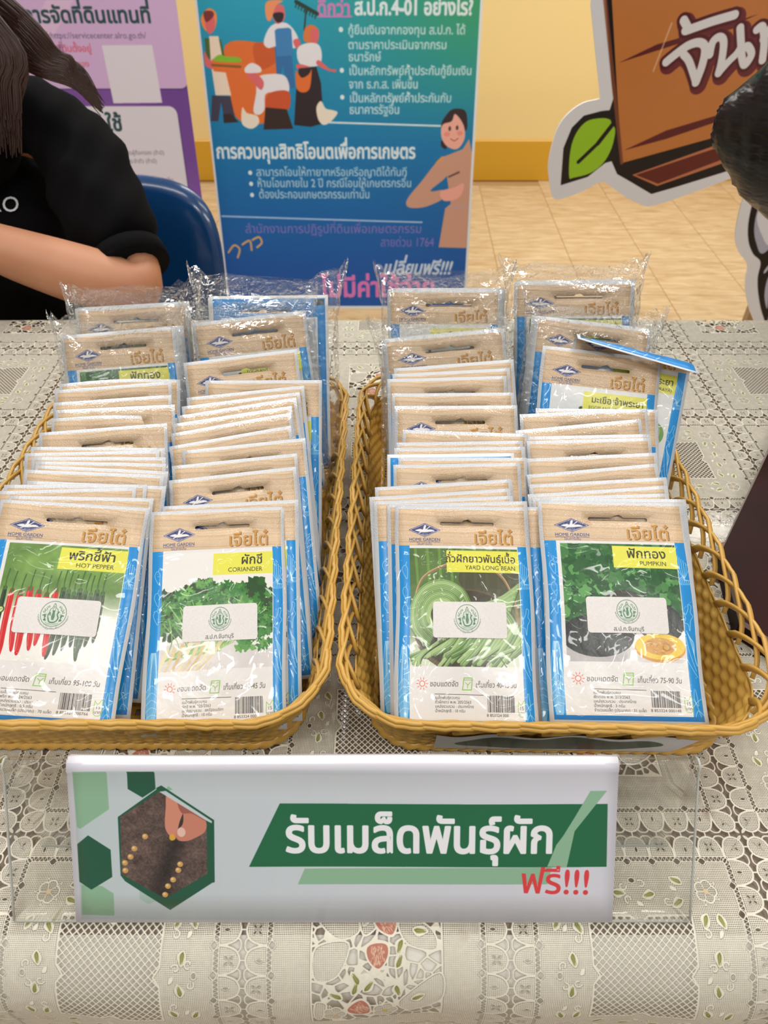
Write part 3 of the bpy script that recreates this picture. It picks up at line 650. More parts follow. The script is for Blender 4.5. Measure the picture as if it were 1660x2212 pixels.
def blue_banner_art():
    W, H = int(.8 * BPX), int(1.75 * BPX)
    M = lambda P: [tuple(np.array(BLUE.uv(*p)) * BPX) for p in P]
    yy, xx = np.mgrid[0:H, 0:W].astype('f4')
    v0 = M([(700, 0)])[0][1]; v1 = M([(700, 640)])[0][1]
    t = np.clip((yy - v0) / (v1 - v0), -.4, 1)[..., None]; xr = (xx / W)[..., None]
    c0 = np.array(rgb(20, 160, 190)); c1 = np.array(rgb(10, 120, 180)); c2 = np.array(rgb(16, 84, 168)); gt = np.array(rgb(50, 158, 112))
    base = np.where(t < .45, c0 + (c1 - c0) * np.clip(t / .45, 0, 1), c1 + (c2 - c1) * np.clip((t - .45) / .45, 0, 1))
    g = np.clip((xr - .35) * 1.7, 0, 1) * np.clip(1 - (t - .02) / .42, 0, 1)
    c = Canvas(W, H); c.a[:] = base * (1 - g) + gt * g
    WH = rgb(226, 238, 244); PK = rgb(206, 130, 190)
    def T(s, u0, u1, v, hpx, col, off=.0, skew=0, al=1.0):
        (x0, y0), (x1, _) = M([(u0, v), (u1, v)]); (_, ya) = M([(u0, v - hpx)])[0]
        lay, w = layout(s, off); sz = (y0 - ya) / .56; text(c, s, x0, y0, sz, col, off, 'l', (x1 - x0) / (w * sz), skew, 0, al)
    T('ดีกว่า', 686, 758, 34, 26, PK, .035); c.line(M([(688, 36), (760, 36)]), 2.5, PK)
    T('ส.ป.ก.4-01 อย่างไร?', 766, 1022, 32, 27, WH, .035)
    for i, (s, u0, u1, v) in enumerate([('กู้ยืมเงินจากกองทุน ส.ป.ก. ได้', 752, 1006, 74), ('ตามราคาประเมินจากกรม', 752, 966, 106), ('ธนารักษ์', 753, 824, 132), ('เป็นหลักทรัพย์ค้ำประกันกู้ยืมเงิน', 754, 1020, 162), ('จาก ธ.ก.ส. เพิ่มขึ้น', 754, 904, 191), ('เป็นหลักทรัพย์ค้ำประกันกับ', 755, 976, 221), ('ธนาคารรัฐอื่น', 755, 864, 246)]):
        T(s, u0, u1, v, 15, WH, .02, al=.92)
    for u, v in ((737, 64), (739, 152), (740, 210)): x, y = M([(u, v)])[0]; c.ell(x, y, 4, 4, WH)
    c.line(M([(700, 264), (952, 272)]), 3, WH)
    T('การควบคุมสิทธิโอนตเพื่อการเกษตร'.replace('โอนต', 'โอนต'), 468, 898, 342, 24, WH, .03)
    for s, u0, u1, v in (('สามารถโอนให้ทายาทหรือเครือญาติได้ทันที', 554, 880, 380), ('ห้ามโอนภายใน 2 ปี กรณีโอนให้เกษตรกรอื่น', 556, 890, 404), ('ต้องประกอบเกษตรกรรมเท่านั้น', 560, 800, 428)): T(s, u0, u1, v, 14, WH, .012, al=.9)
    for u, v in ((541, 373), (543, 397), (545, 421)): x, y = M([(u, v)])[0]; c.ell(x, y, 4, 4, WH)
    c.line(M([(480, 467), (912, 480)]), 3, rgb(170, 200, 240))
    T('สำนักงานการปฏิรูปที่ดินเพื่อเกษตรกรรม', 530, 912, 503, 15, rgb(160, 120, 200), .0, al=.9); T('สายด่วน 1764', 822, 938, 532, 15, rgb(160, 120, 200), .0, al=.9)
    T('เปลี่ยนฟรี!!!', 826, 974, 592, 22, rgb(200, 216, 238), .03, .25); T('ไม่มีค่าใช้จ่าย', 695, 940, 640, 32, rgb(220, 120, 190), .03)
    OR = rgb(238, 148, 96)
    for P in ([(494, 545), (506, 530), (518, 538), (514, 556)], [(524, 528), (540, 520), (544, 540)], [(546, 518), (560, 512), (566, 524), (556, 534)]): c.line(spl(M(P)), 4, rgb(214, 168, 110))
    # people and produce of the drawing
    SK = rgb(222, 104, 108); og = rgb(228, 112, 44); dk = rgb(40, 26, 30); wt = rgb(232, 230, 236); cr = rgb(238, 220, 200)
    def pl(P, col, n=4): c.poly(spl(M(P), n, True), col)
    def sq(P, col): c.poly(M(P), col)
    pl([(486, 98), (560, 92), (598, 110), (600, 250), (520, 262), (496, 200)], og); pl([(548, 96), (590, 98), (600, 130), (560, 150)], rgb(206, 90, 34))
    # person with crate
    pl([(434, 40), (450, 18), (468, 30), (464, 64), (444, 66)], rgb(240, 140, 70)); pl([(444, 34), (462, 36), (464, 62), (452, 74), (444, 54)], SK); pl([(440, 26), (458, 24), (462, 34), (446, 48)], rgb(120, 40, 40))
    sq([(442, 82), (478, 86), (486, 124), (470, 130), (446, 126)], rgb(70, 100, 40)); sq([(452, 78), (472, 78), (484, 140), (500, 206), (466, 206), (456, 140)], cr)
    sq([(458, 206), (498, 208), (510, 262), (486, 264), (478, 220), (472, 262), (456, 262)], rgb(62, 60, 80)); sq([(482, 246), (500, 246), (516, 264), (484, 266)], rgb(50, 34, 30))
    pl([(442, 110), (452, 128), (476, 140), (468, 150), (444, 142)], SK); sq([(458, 128), (522, 132), (520, 160), (462, 154)], og); sq([(456, 138), (522, 142), (521, 147), (458, 143)], rgb(130, 90, 30))
    pl([(460, 130), (474, 118), (490, 122), (516, 124), (520, 134), (480, 134)], rgb(130, 190, 40))
    # bearded man
    sq([(592, 74), (626, 72), (638, 190), (620, 192), (612, 140), (600, 190)], rgb(48, 110, 170)); pl([(570, 90), (586, 56), (620, 50), (644, 80), (640, 104), (600, 100), (580, 104)], wt); sq([(594, 66), (600, 62), (624, 60), (630, 64), (634, 120), (598, 122)], rgb(60, 130, 190))
    pl([(590, 14), (612, 12), (616, 40), (600, 52), (590, 38)], SK); pl([(590, 30), (612, 28), (610, 46), (598, 48)], dk); pl([(574, 8), (590, 0), (612, 2), (596, 14), (586, 44), (576, 40)], OR); pl([(634, 88), (646, 84), (650, 98), (640, 104)], SK)
    # woman with rake
    c.line(M([(640, 4), (686, 30)]), 6, rgb(26, 52, 40)); c.line(M([(662, 18), (658, 66)]), 3, rgb(40, 60, 50))
    for k in range(8): c.line(M([(642 + k * 6, 4 + k * 3.4), (639 + k * 6, 16 + k * 3.4)]), 2, rgb(26, 52, 40))
    pl([(660, 60), (676, 54), (690, 68), (684, 96), (664, 92), (656, 84)], rgb(220, 120, 60)); pl([(672, 66), (688, 66), (686, 92), (674, 96)], SK); pl([(642, 108), (660, 94), (688, 96), (696, 120), (688, 142), (650, 140)], wt)
    pl([(690, 130), (712, 148), (726, 150), (724, 156), (702, 150), (684, 138)], SK); pl([(644, 138), (680, 148), (676, 158), (644, 150)], SK)
    sq([(646, 148), (684, 144), (694, 180), (700, 266), (672, 274), (636, 270), (640, 200)], dk); pl([(640, 152), (652, 168), (668, 160), (674, 150), (670, 190), (656, 200), (641, 190)], og)
    # stooping person and hens
    pl([(556, 168), (584, 160), (616, 164), (626, 192), (614, 210), (596, 200), (574, 204), (572, 236), (560, 248), (548, 240), (554, 200)], wt); pl([(532, 160), (552, 158), (570, 176), (566, 194), (554, 186)], SK); pl([(530, 146), (544, 136), (562, 144), (564, 156), (540, 158), (530, 156)], wt)
    pl([(578, 206), (600, 196), (626, 200), (624, 236), (590, 244), (574, 232)], rgb(206, 84, 40)); sq([(574, 232), (620, 236), (634, 278), (570, 280)], rgb(52, 32, 26))
    pl([(524, 232), (534, 244), (556, 250), (560, 266), (546, 278), (530, 274), (522, 262)], rgb(236, 226, 210)); pl([(684, 232), (694, 218), (704, 234), (720, 238), (730, 244), (716, 262), (700, 270), (688, 258)], rgb(236, 226, 210))
    # officer in tan uniform
    tan = rgb(206, 156, 134)
    pl([(962, 252), (978, 236), (1004, 238), (1010, 262), (1004, 284), (960, 280), (954, 268)], rgb(48, 32, 38)); pl([(954, 304), (966, 306), (964, 322), (954, 316)], rgb(48, 32, 38))
    pl([(956, 270), (976, 262), (984, 246), (1002, 270), (1004, 300), (988, 322), (966, 316), (954, 296)], rgb(240, 176, 160))
    sq([(960, 338), (1000, 322), (1014, 300), (1020, 330), (1008, 536), (948, 534), (962, 450), (974, 440)], tan); pl([(958, 338), (980, 340), (966, 380), (930, 412), (960, 410), (966, 424), (922, 446), (884, 448), (880, 430), (912, 390), (940, 354)], tan)
    pl([(952, 414), (984, 404), (1000, 396), (1002, 408), (990, 428), (960, 434)], rgb(240, 170, 156)); c.line(M([(970, 382), (992, 372)]), 3, rgb(80, 60, 60)); c.line(M([(944, 352), (956, 340)]), 4, rgb(230, 160, 70)); c.line(M([(970, 448), (1006, 446)]), 3, rgb(190, 160, 170))
    for u, v in ((972, 278), (988, 276)): x, y = M([(u, v)])[0]; c.ell(x, y, 2.5, 4, rgb(80, 50, 50))
    for u, v in ((966, 290), (994, 288)): x, y = M([(u, v)])[0]; c.ell(x, y, 6, 4, rgb(238, 130, 120), .7)
    c.line(spl(M([(974, 300), (982, 304), (990, 299)])), 1.6, rgb(180, 70, 70))
    # white margins of the sheet
    wv = rgb(226, 230, 236)
    c.rect(0, 0, 4, H, wv); c.rect(W - 5, 0, W, H, wv); c.rect(0, H - 6, W, H, wv)
    return c.a
def purple_banner_art():
    W, H = int(.8 * BPX), int(1.75 * BPX)
    M = lambda P: [tuple(np.array(PURP.uv(*p)) * BPX) for p in P]
    c = Canvas(W, H, rgb(112, 70, 152)); n = vnoise(H, W, 160, 2, 2)[..., None]
    c.a[:] = np.array(rgb(104, 62, 146)) * (1 - n) + np.array(rgb(146, 96, 176)) * n
    def panel(u1, va, vb, col, al=1.0):
        x1, ya = M([(u1, va)])[0]; _, yb = M([(u1, vb)])[0]
        c.rrect(18, ya, x1, yb, 14, rgb(60, 50, 90), .5); c.rrect(16, ya - 2, x1 - 2, yb - 2, 14, col, al)
    panel(352, -260, 194, rgb(214, 180, 222)); panel(384, 232, 640, rgb(226, 220, 230))
    c.poly(M([(110, 90), (160, 0), (100, 0), (60, 90)]), rgb(232, 202, 226), .6)
    def T(s, u1, v, h, col, off=0., sx=1.0, al=1.0):
        x1, y1 = M([(u1, v)])[0]; _, ya = M([(u1, v - h)])[0]; text(c, s, x1, y1, (y1 - ya) / .56, col, off, 'r', sx, 0, 0, al); 
    dg = rgb(38, 72, 78); rd = rgb(218, 64, 84)
    x1, y1 = M([(329, 49)])[0]; sz = (y1 - M([(329, 22)])[0][1]) / .56
    w = text(c, 'การจัดที่ดินแทนที่', x1, y1, sz, dg, .03, 'r', 1.02); text(c, 'รองรับ', x1 - w, y1, sz, rd, .03, 'r', 1.02)
    T('เว็บไซต์ ลิงก์:https://servicecenter.alro.go.th/', 317, 83, 11, rgb(110, 90, 130), .008)
    T('ที่ดินตั้งอยู่', 200, 112, 12, rd, .012); T('ติดต่อจังหวัดที่', 140, 112, 12, rgb(100, 80, 120), .012); T('ตามที่ตั้งของ', 195, 144, 10, rd, .01)
    c.poly(M([(221, 98), (329, 97), (351, 222), (246, 223)]), rgb(228, 222, 232))
    T('การขอใช้', 268, 282, 26, dg, .03)
    for s, u1, v in (('ชื่อของเกษตรกรผู้ถือครอง (ถ้ามี)', 356, 334), ('สำเนาบัตรประจำตัว (ถ้ามี)', 340, 352), ('หนังสือรับรองจากเกษตรกรเจ้าของเดิม', 376, 392), ('เอกสารประกอบคำขอจัดที่ดินผู้รับสิทธิ', 384, 408)): T(s, u1, v, 7, rgb(120, 112, 130), .006, .95)
    c.rect(0, 0, 4, H, rgb(220, 214, 226)); c.rect(0, H - 6, W, H, rgb(220, 214, 226))
    return c.a
# ------------------------------------------------------------------ print: cut-out sign boards
SGN = Sheet((0.95, 1.50, 0.62), 1.30, 1.10, 0.0)
KX = 900.
def sgn(u, v):
    x, y = SGN.uv(u, v); return x, SGN.L - y      # metres, y up
SIGN_OUT = [(1270, -60), (1277, 10), (1287, 110), (1297, 205), (1294, 214), (1262, 222), (1232, 242), (1208, 272), (1192, 318), (1185, 360), (1188, 395), (1192, 420), (1200, 430), (1220, 428), (1262, 412), (1300, 393), (1322, 404), (1350, 424), (1385, 442), (1410, 445), (1470, 426), (1562, 392), (1640, 364), (1760, 322), (1840, 260), (1850, 60), (1840, -60)]
FIG_OUT = [(1625, 395), (1604, 438), (1592, 488), (1590, 520), (1598, 546), (1616, 572), (1612, 600), (1612, 630), (1620, 668), (1632, 700), (1650, 760), (1680, 830), (1760, 860), (1900, 840), (1960, 700), (1950, 500), (1880, 400), (1760, 376), (1680, 380)]
def board_art():
    W, H = int(SGN.w * KX), int(SGN.L * KX)
    c = Canvas(W, H, rgb(232, 232, 236))
    M = lambda P: [(SGN.uv(*p)[0] * KX, SGN.uv(*p)[1] * KX) for p in P]
    bk = rgb(22, 16, 18)
    c.poly(M([(1303, -80), (1322, 180), (1326, 212), (1318, 238), (1300, 240), (1262, 250), (1236, 276), (1218, 320), (1212, 400), (1270, 382), (1308, 352), (1322, 348), (1334, 376), (1352, 386), (1408, 419), (1460, 404), (1590, 364), (1860, 280), (1860, -80)]), bk)
    c.poly(spl(M([(1230, 382), (1232, 330), (1244, 290), (1268, 262), (1300, 255), (1318, 258), (1322, 266), (1330, 282), (1322, 320), (1304, 352), (1276, 374), (1240, 384)]), 5, True), rgb(158, 206, 38))
    c.line(M([(1328, 264), (1292, 310), (1250, 350)]), [7, 6, 3], bk)
    c.poly(M([(1318, -80), (1334, 200), (1345, 352), (1540, 298), (1850, 212), (1850, -80)]), rgb(192, 118, 56))
    n = vnoise(H, W, 120, 3, 2)[..., None]; cov = cover(ring_edges(M([(1318, -80), (1334, 200), (1345, 352), (1540, 298), (1850, 212), (1850, -80)])), W, H)
    c.put(cov, (np.array(rgb(202, 124, 60)) * (1 - n * .12) + np.array(rgb(214, 144, 84)) * n * .12).astype('f4'))
    c.line(M([(1300, -80), (1328, 200), (1344, 352)]), 6, rgb(150, 80, 50), .8)
    mr = rgb(98, 34, 34)
    c.poly(M([(1337, 136), (1420, 96), (1560, 56), (1640, 30), (1570, 62), (1430, 106)]), mr); c.poly(M([(1348, 325), (1440, 282), (1560, 246), (1700, 200), (1570, 256), (1440, 300)]), mr)
    c.poly(M([(1366, 378), (1540, 316), (1840, 222), (1840, 262), (1570, 350), (1420, 402)]), rgb(200, 122, 84)); c.poly(M([(1374, 378), (1545, 321), (1840, 228), (1840, 256), (1565, 343), (1422, 397)]), rgb(104, 38, 30))
    c.line(M([(1452, 50), (1412, 154)]), 2.5, rgb(236, 200, 170), .7)
    # brush lettering
    strokes = [([(1478, 44), (1486, 60), (1482, 66), (1500, 60), (1540, 46), (1588, 32)], 15), ([(1440, 134), (1462, 116), (1488, 98), (1512, 92), (1524, 104), (1518, 140), (1504, 178)], 15), ([(1478, 118), (1490, 134), (1504, 176)], 14),
               ([(1534, 118), (1540, 92), (1554, 80), (1564, 90), (1560, 130), (1553, 158)], 14), ([(1553, 158), (1574, 134), (1592, 116), (1602, 100)], 13), ([(1600, 60), (1602, 100), (1604, 126), (1610, 140), (1624, 118), (1616, 100), (1606, 106)], 14),
               ([(1636, 64), (1648, 58), (1652, 90), (1648, 130)], 14), ([(1650, 84), (1672, 54), (1686, 64), (1684, 100), (1682, 128)], 14), ([(1712, 56), (1716, 112), (1728, 128), (1746, 120), (1750, 54)], 14), ([(1772, 90), (1790, 60), (1806, 72), (1800, 112), (1782, 110)], 14)]
    for w, dx, dy, col in ((17, 5, 6, rgb(112, 40, 44)), (10, 0, 0, rgb(86, 24, 28)), (0, 0, 0, rgb(232, 230, 230))):
        for P, q in strokes: c.line(spl(M([(u + dx, v + dy) for u, v in P]), 7), (q + w) * .86 , col)
    return c.a
FIG = Sheet((1.00, 1.46, 0.0), 0.80, 1.05, 0.0)
def fig(u, v):
    x, y = FIG.uv(u, v); return x, FIG.L - y
def figure_art():
    W, H = int(FIG.w * 700), int(FIG.L * 700)
    c = Canvas(W, H, rgb(232, 232, 236)); M = lambda P: [(FIG.uv(*p)[0] * 700, FIG.uv(*p)[1] * 700) for p in P]
    bk = rgb(18, 16, 18)
    c.poly(spl(M([(1650, 400), (1630, 430), (1618, 480), (1618, 520), (1628, 548), (1644, 566), (1638, 600), (1640, 640), (1652, 690), (1690, 780), (1760, 820), (1880, 790), (1920, 660), (1900, 500), (1840, 420), (1740, 396)]), 5, True), bk)
    c.poly(spl(M([(1662, 420), (1640, 446), (1630, 490), (1634, 524), (1650, 548), (1700, 500), (1780, 470), (1820, 440), (1760, 412)]), 5, True), rgb(176, 178, 196))
    c.poly(spl(M([(1664, 424), (1644, 448), (1636, 474), (1646, 506), (1664, 530), (1710, 494), (1780, 466), (1810, 440), (1756, 416)]), 5, True), rgb(230, 230, 236))
    for k in range(7):
        u = 1652 + k * 34
        c.poly(spl(M([(u, 584), (u + 26, 552 - k), (u + 20, 566), (u + 2, 590)]), 4, True), rgb(190, 190, 204))
        c.poly(spl(M([(u, 640), (u + 6, 604), (u + 18, 590), (u + 10, 640), (u + 6, 668)]), 4, True), rgb(186, 186, 204))
        c.poly(spl(M([(u + 4, 720), (u + 10, 680), (u + 24, 660), (u + 18, 740)]), 4, True), rgb(186, 186, 204))
    return c.a
# ------------------------------------------------------------------ object helpers
def link(o, parent=None):
    COL.objects.link(o)
    if parent is not None: o.parent = parent
    return o
def tag(o, label=None, cat=None, group=None, kind=None):
    if label: o['label'] = label
    if cat: o['category'] = cat
    if group: o['group'] = group
    if kind: o['kind'] = kind
    return o
def empty(name, loc=(0, 0, 0), M=None):
    o = bpy.data.objects.new(name, None); o.empty_display_size = .02
    if M is not None: o.matrix_world = M
    else: o.location = loc
    return link(o)
def mesh_obj(name, V, Fc, mat, parent=None, smooth=False, uv=None, mi=None):
    me = bpy.data.meshes.new(name)
    me.from_pydata([tuple(v) for v in V], [], [tuple(f) for f in Fc])
    for m in (mat if isinstance(mat, (list, tuple)) else [mat]): me.materials.append(m)
    if smooth: me.polygons.foreach_set('use_smooth', [True] * len(me.polygons))
    if mi is not None: me.polygons.foreach_set('material_index', mi)
    if uv is not None:
        L = me.uv_layers.new(name='UVMap'); vi = np.empty(len(me.loops), 'i4'); me.loops.foreach_get('vertex_index', vi)
        L.data.foreach_set('uv', np.asarray(uv, 'f4')[vi].ravel())
    me.update()
    return link(bpy.data.objects.new(name, me), parent)
class MB:
    def __init__(s): s.V = []; s.F = []
    def add(s, V, Fc):
        n = len(s.V); s.V += [tuple(v) for v in V]; s.F += [tuple(i + n for i in f) for f in Fc]
    def box(s, x0, x1, y0, y1, z0, z1, M=None, b=0.0):
        if b > 0:      # chamfered box
            V = []; 
            for z, i in ((z0, b), (z0 + b, 0), (z1 - b, 0), (z1, b)):
                V += [(x0 + i, y0 + (b if 0 else 0) + i, z), (x1 - i, y0 + i, z), (x1 - i, y1 - i, z), (x0 + i, y1 - i, z)]
            Fc = [(3, 2, 1, 0), (12, 13, 14, 15)] + [(r * 4 + k, r * 4 + (k + 1) % 4, r * 4 + 4 + (k + 1) % 4, r * 4 + 4 + k) for r in range(3) for k in range(4)]
        else:
            V = [(x0, y0, z0), (x1, y0, z0), (x1, y1, z0), (x0, y1, z0), (x0, y0, z1), (x1, y0, z1), (x1, y1, z1), (x0, y1, z1)]
            Fc = [(3, 2, 1, 0), (4, 5, 6, 7), (0, 1, 5, 4), (1, 2, 6, 5), (2, 3, 7, 6), (3, 0, 4, 7)]
        if M is not None: V = [tuple(M @ Vector(v)) for v in V]
        s.add(V, Fc)
    def tube(s, P, r, n=8, closed=False, prof=None, up=None, caps=True):
        P = [np.asarray(p, 'f8') for p in P]; N = len(P)
        prof = prof or [(math.cos(2 * math.pi * k / n), math.sin(2 * math.pi * k / n)) for k in range(n)]
        n = len(prof); V = []; prev = None
        for i in range(N):
            t = (P[(i + 1) % N] - P[i - 1]) if closed else (P[min(i + 1, N - 1)] - P[max(i - 1, 0)])
            t = t / (np.linalg.norm(t) + 1e-12)
            if up is not None: a = np.asarray(up[i] if hasattr(up[0], '__len__') else up, 'f8')
            elif prev is None: a = np.array([0, 0, 1.0]) if abs(t[2]) < .9 else np.array([1.0, 0, 0])
            else: a = prev
            a = a - t * (a @ t); a = a / (np.linalg.norm(a) + 1e-12); prev = a; b = np.cross(t, a)
            R = r[i] if hasattr(r, '__len__') else r
            V += [P[i] + a * (x * R) + b * (y * R) for x, y in prof]
        Fc = [(i * n + k, i * n + (k + 1) % n, ((i + 1) % N) * n + (k + 1) % n, ((i + 1) % N) * n + k) for i in range(N if closed else N - 1) for k in range(n)]
        if not closed and caps: Fc += [tuple(range(n))[::-1], tuple((N - 1) * n + k for k in range(n))]
        s.add(V, Fc)
    def build(s, name, mat, parent=None, smooth=False): return mesh_obj(name, s.V, s.F, mat, parent, smooth)
# ------------------------------------------------------------------ materials
def mat(name, col=(.8, .8, .8), rough=.5, spec=.5, metal=0, coat=0, sub=0):
    m = bpy.data.materials.new(name); m.use_nodes = True
    b = m.node_tree.nodes['Principled BSDF']
    b.inputs['Base Color'].default_value = (*lin(col), 1); b.inputs['Roughness'].default_value = rough
    b.inputs['Specular IOR Level'].default_value = spec; b.inputs['Metallic'].default_value = metal
    b.inputs['Coat Weight'].default_value = coat; b.inputs['Coat Roughness'].default_value = .08
    if sub: b.inputs['Subsurface Weight'].default_value = sub; b.inputs['Subsurface Radius'].default_value = (.01, .004, .002)
    return m
def lin(c): return tuple((x / 12.92 if x <= .04045 else ((x + .055) / 1.055) ** 2.4) for x in c)
def nd(m, t, **k):
    n = m.node_tree.nodes.new(t)
    for a, v in k.items(): setattr(n, a, v)
    return n
def lk(m, a, b): m.node_tree.links.new(a, b)
def bsdf(m): return m.node_tree.nodes['Principled BSDF']
def img_node(m, im, uvname=None):
    t = nd(m, 'ShaderNodeTexImage'); t.image = im; t.interpolation = 'Linear'; return t
def add_noise_color(m, c1, c2, scale, detail=4, coord='Object', stretch=(1, 1, 1), dist=0.0, lo=.35, hi=.65):
    tc = nd(m, 'ShaderNodeTexCoord'); mp = nd(m, 'ShaderNodeMapping'); mp.inputs['Scale'].default_value = stretch
    n = nd(m, 'ShaderNodeTexNoise'); n.inputs['Scale'].default_value = scale; n.inputs['Detail'].default_value = detail; n.inputs['Distortion'].default_value = dist
    r = nd(m, 'ShaderNodeValToRGB'); r.color_ramp.elements[0].position = lo; r.color_ramp.elements[1].position = hi
    r.color_ramp.elements[0].color = (*lin(c1), 1); r.color_ramp.elements[1].color = (*lin(c2), 1)
    lk(m, tc.outputs[coord], mp.inputs[0]); lk(m, mp.outputs[0], n.inputs['Vector']); lk(m, n.outputs[0], r.inputs[0]); lk(m, r.outputs[0], bsdf(m).inputs['Base Color'])
    return n, mp
def add_bump(m, scale, strength, dist=.001, coord='Object', stretch=(1, 1, 1), detail=3, target=None, prev=None):
    tc = nd(m, 'ShaderNodeTexCoord'); mp = nd(m, 'ShaderNodeMapping'); mp.inputs['Scale'].default_value = stretch
    n = nd(m, 'ShaderNodeTexNoise'); n.inputs['Scale'].default_value = scale; n.inputs['Detail'].default_value = detail
    b = nd(m, 'ShaderNodeBump'); b.inputs['Strength'].default_value = strength; b.inputs['Distance'].default_value = dist
    lk(m, tc.outputs[coord], mp.inputs[0]); lk(m, mp.outputs[0], n.inputs['Vector']); lk(m, n.outputs[0], b.inputs['Height'])
    if prev is not None: lk(m, prev.outputs[0], b.inputs['Normal'])
    if target is None: lk(m, b.outputs[0], bsdf(m).inputs['Normal'])
    return b
def film(name, tint=.97, rough=.1, base=.05, bump=None, k=1.0, col=(1, 1, 1)):
    """thin clear plastic: light passes straight through, a fresnel share is mirrored"""
    m = bpy.data.materials.new(name); m.use_nodes = True; nt = m.node_tree
    nt.nodes.remove(bsdf(m)); out = nt.nodes['Material Output']
    tr = nd(m, 'ShaderNodeBsdfTransparent'); tr.inputs[0].default_value = (tint, tint, tint * .99, 1)
    gl = nd(m, 'ShaderNodeBsdfGlossy'); gl.inputs['Roughness'].default_value = rough; gl.inputs[0].default_value = (*col, 1)
    lw = nd(m, 'ShaderNodeLayerWeight'); lw.inputs[0].default_value = .5
    fr = nd(m, 'ShaderNodeMath', operation='POWER'); fr.inputs[1].default_value = 4.0; lk(m, lw.outputs['Facing'], fr.inputs[0])
    ma = nd(m, 'ShaderNodeMath', operation='MULTIPLY_ADD'); ma.inputs[1].default_value = k; ma.inputs[2].default_value = base; ma.use_clamp = True
    mx = nd(m, 'ShaderNodeMixShader')
    lk(m, fr.outputs[0], ma.inputs[0]); lk(m, ma.outputs[0], mx.inputs[0]); lk(m, tr.outputs[0], mx.inputs[1]); lk(m, gl.outputs[0], mx.inputs[2]); lk(m, mx.outputs[0], out.inputs[0])
    if bump:
        b = add_bump(m, bump[0], bump[1], bump[2], target=1, detail=4)
        lk(m, b.outputs[0], gl.inputs['Normal']); lk(m, b.outputs[0], lw.inputs['Normal'])
    return m
SC.cycles.transparent_max_bounces = 32
# ------------------------------------------------------------------ the room
M_wall = mat('cream_yellow_wall_paint', rgb(250, 224, 158), .55); add_bump(M_wall, 60, .15, .002)
M_base = mat('mustard_skirting_paint', rgb(222, 170, 46), .35)
M_sub = mat('floor_underlay', rgb(186, 150, 104), .6)
b = MB(); b.box(-4.5, 4.5, 3.84, 3.95, 0, 3.0); tag(b.build('wall_back', M_wall), kind='structure')
b = MB(); b.box(-4.5, 4.5, 3.825, 3.845, 0, .19, b=.004); tag(b.build('baseboard_back', M_base), kind='structure')
b = MB(); b.box(-4.5, 4.5, -1.6, 3.95, -.06, -.003); floor = b.build('floor', M_sub); tag(floor, kind='structure')
M_tile = mat('wood_look_vinyl_tile', rgb(222, 186, 136), .32, .5)
n, mp = add_noise_color(M_tile, rgb(194, 162, 120), rgb(224, 200, 164), 5.5, 5, 'Object', (1.6, 8, 1), .8, .3, .66)
oi = nd(M_tile, 'ShaderNodeObjectInfo'); mu = nd(M_tile, 'ShaderNodeVectorMath', operation='SCALE'); mu.inputs['Scale'].default_value = 40; cx_ = nd(M_tile, 'ShaderNodeCombineXYZ')
lk(M_tile, oi.outputs['Random'], cx_.inputs[0]); lk(M_tile, oi.outputs['Random'], cx_.inputs[1]); lk(M_tile, cx_.outputs[0], mu.inputs[0]); lk(M_tile, mu.outputs[0], mp.inputs['Location'])
tb = MB(); tb.box(-.1512, .1512, -.1512, .1512, -.004, 0, b=.0008)
yaw = math.radians(-1.5); ca, sa = math.cos(yaw), math.sin(yaw)
t0 = None
for i in range(-9, 9):
    for j in range(-10, 1):
        lx, ly = (i + .5) * .305, (j - .5) * .305 + .305
        x = .48 + lx * ca - ly * sa; y = 3.754 + lx * sa + ly * ca
        if y > 3.9 or y < .5: continue
        if t0 is None: t0 = tb.build('floor_tile', M_tile, floor); o = t0
        else: o = t0.copy(); COL.objects.link(o)
        o.location = (x, y, 0); o.rotation_euler = (0, 0, yaw)
# ------------------------------------------------------------------ table
M_top = mat('grey_brown_table_top', rgb(134, 117, 100), .4, coat=.9); add_bump(M_top, 40, .35, .004)
M_edge = mat('white_table_edge_cloth', rgb(226, 222, 212), .6)
table = tag(empty('table', (0.1, .49, 0)), 'long table with grey-brown top under the lace cloth', 'table')
def tl(o): o.location = -table.location; return o
TX0, TX1 = -1.0, 1.15
RN = .045
tp = [(.845, TZ - .028), (.845, TZ - .0012), (.150, TZ - .0012)] + [(.150 - (RN - .0022) * math.sin(math.radians(a)), TZ - .0012 - RN + .0022 + (RN - .0022) * math.cos(math.radians(a)) - .0005) for a in (7, 14, 20, 24)] + [(.133, TZ - .028)]
b = MB(); b.add([(x, y, z) for x in (TX0, TX1) for y, z in tp], [(i, (i + 1) % len(tp), len(tp) + (i + 1) % len(tp), len(tp) + i) for i in range(len(tp))] + [tuple(range(len(tp)))[::-1], tuple(range(len(tp), 2 * len(tp)))]); tl(b.build('tabletop', M_top, table))
arc = []
R_ = .045
for k in range(0, 10):
    a = math.radians(21 + k * 7.6); arc.append((.150 - (R_ - .0016) * math.sin(a), TZ + .0004 - R_ + (R_ - .0016) * math.cos(a)))
arc[-4:] = [(y + .003 * (q + 1) / 4, z) for q, (y, z) in enumerate(arc[-4:])]; arc += [(.1125, TZ - .12), (.1125, TZ - .33)]
V = []; 
for x in np.linspace(TX0, TX1, 40): V += [(x, y, z) for y, z in arc]
na = len(arc); Fc = [(i * na + k, i * na + k + 1, (i + 1) * na + k + 1, (i + 1) * na + k) for i in range(39) for k in range(na - 1)]
tl(mesh_obj('table_skirt', V, Fc, M_edge, table, True))
M_leg = mat('grey_metal', rgb(130, 130, 130), .4, metal=.8)
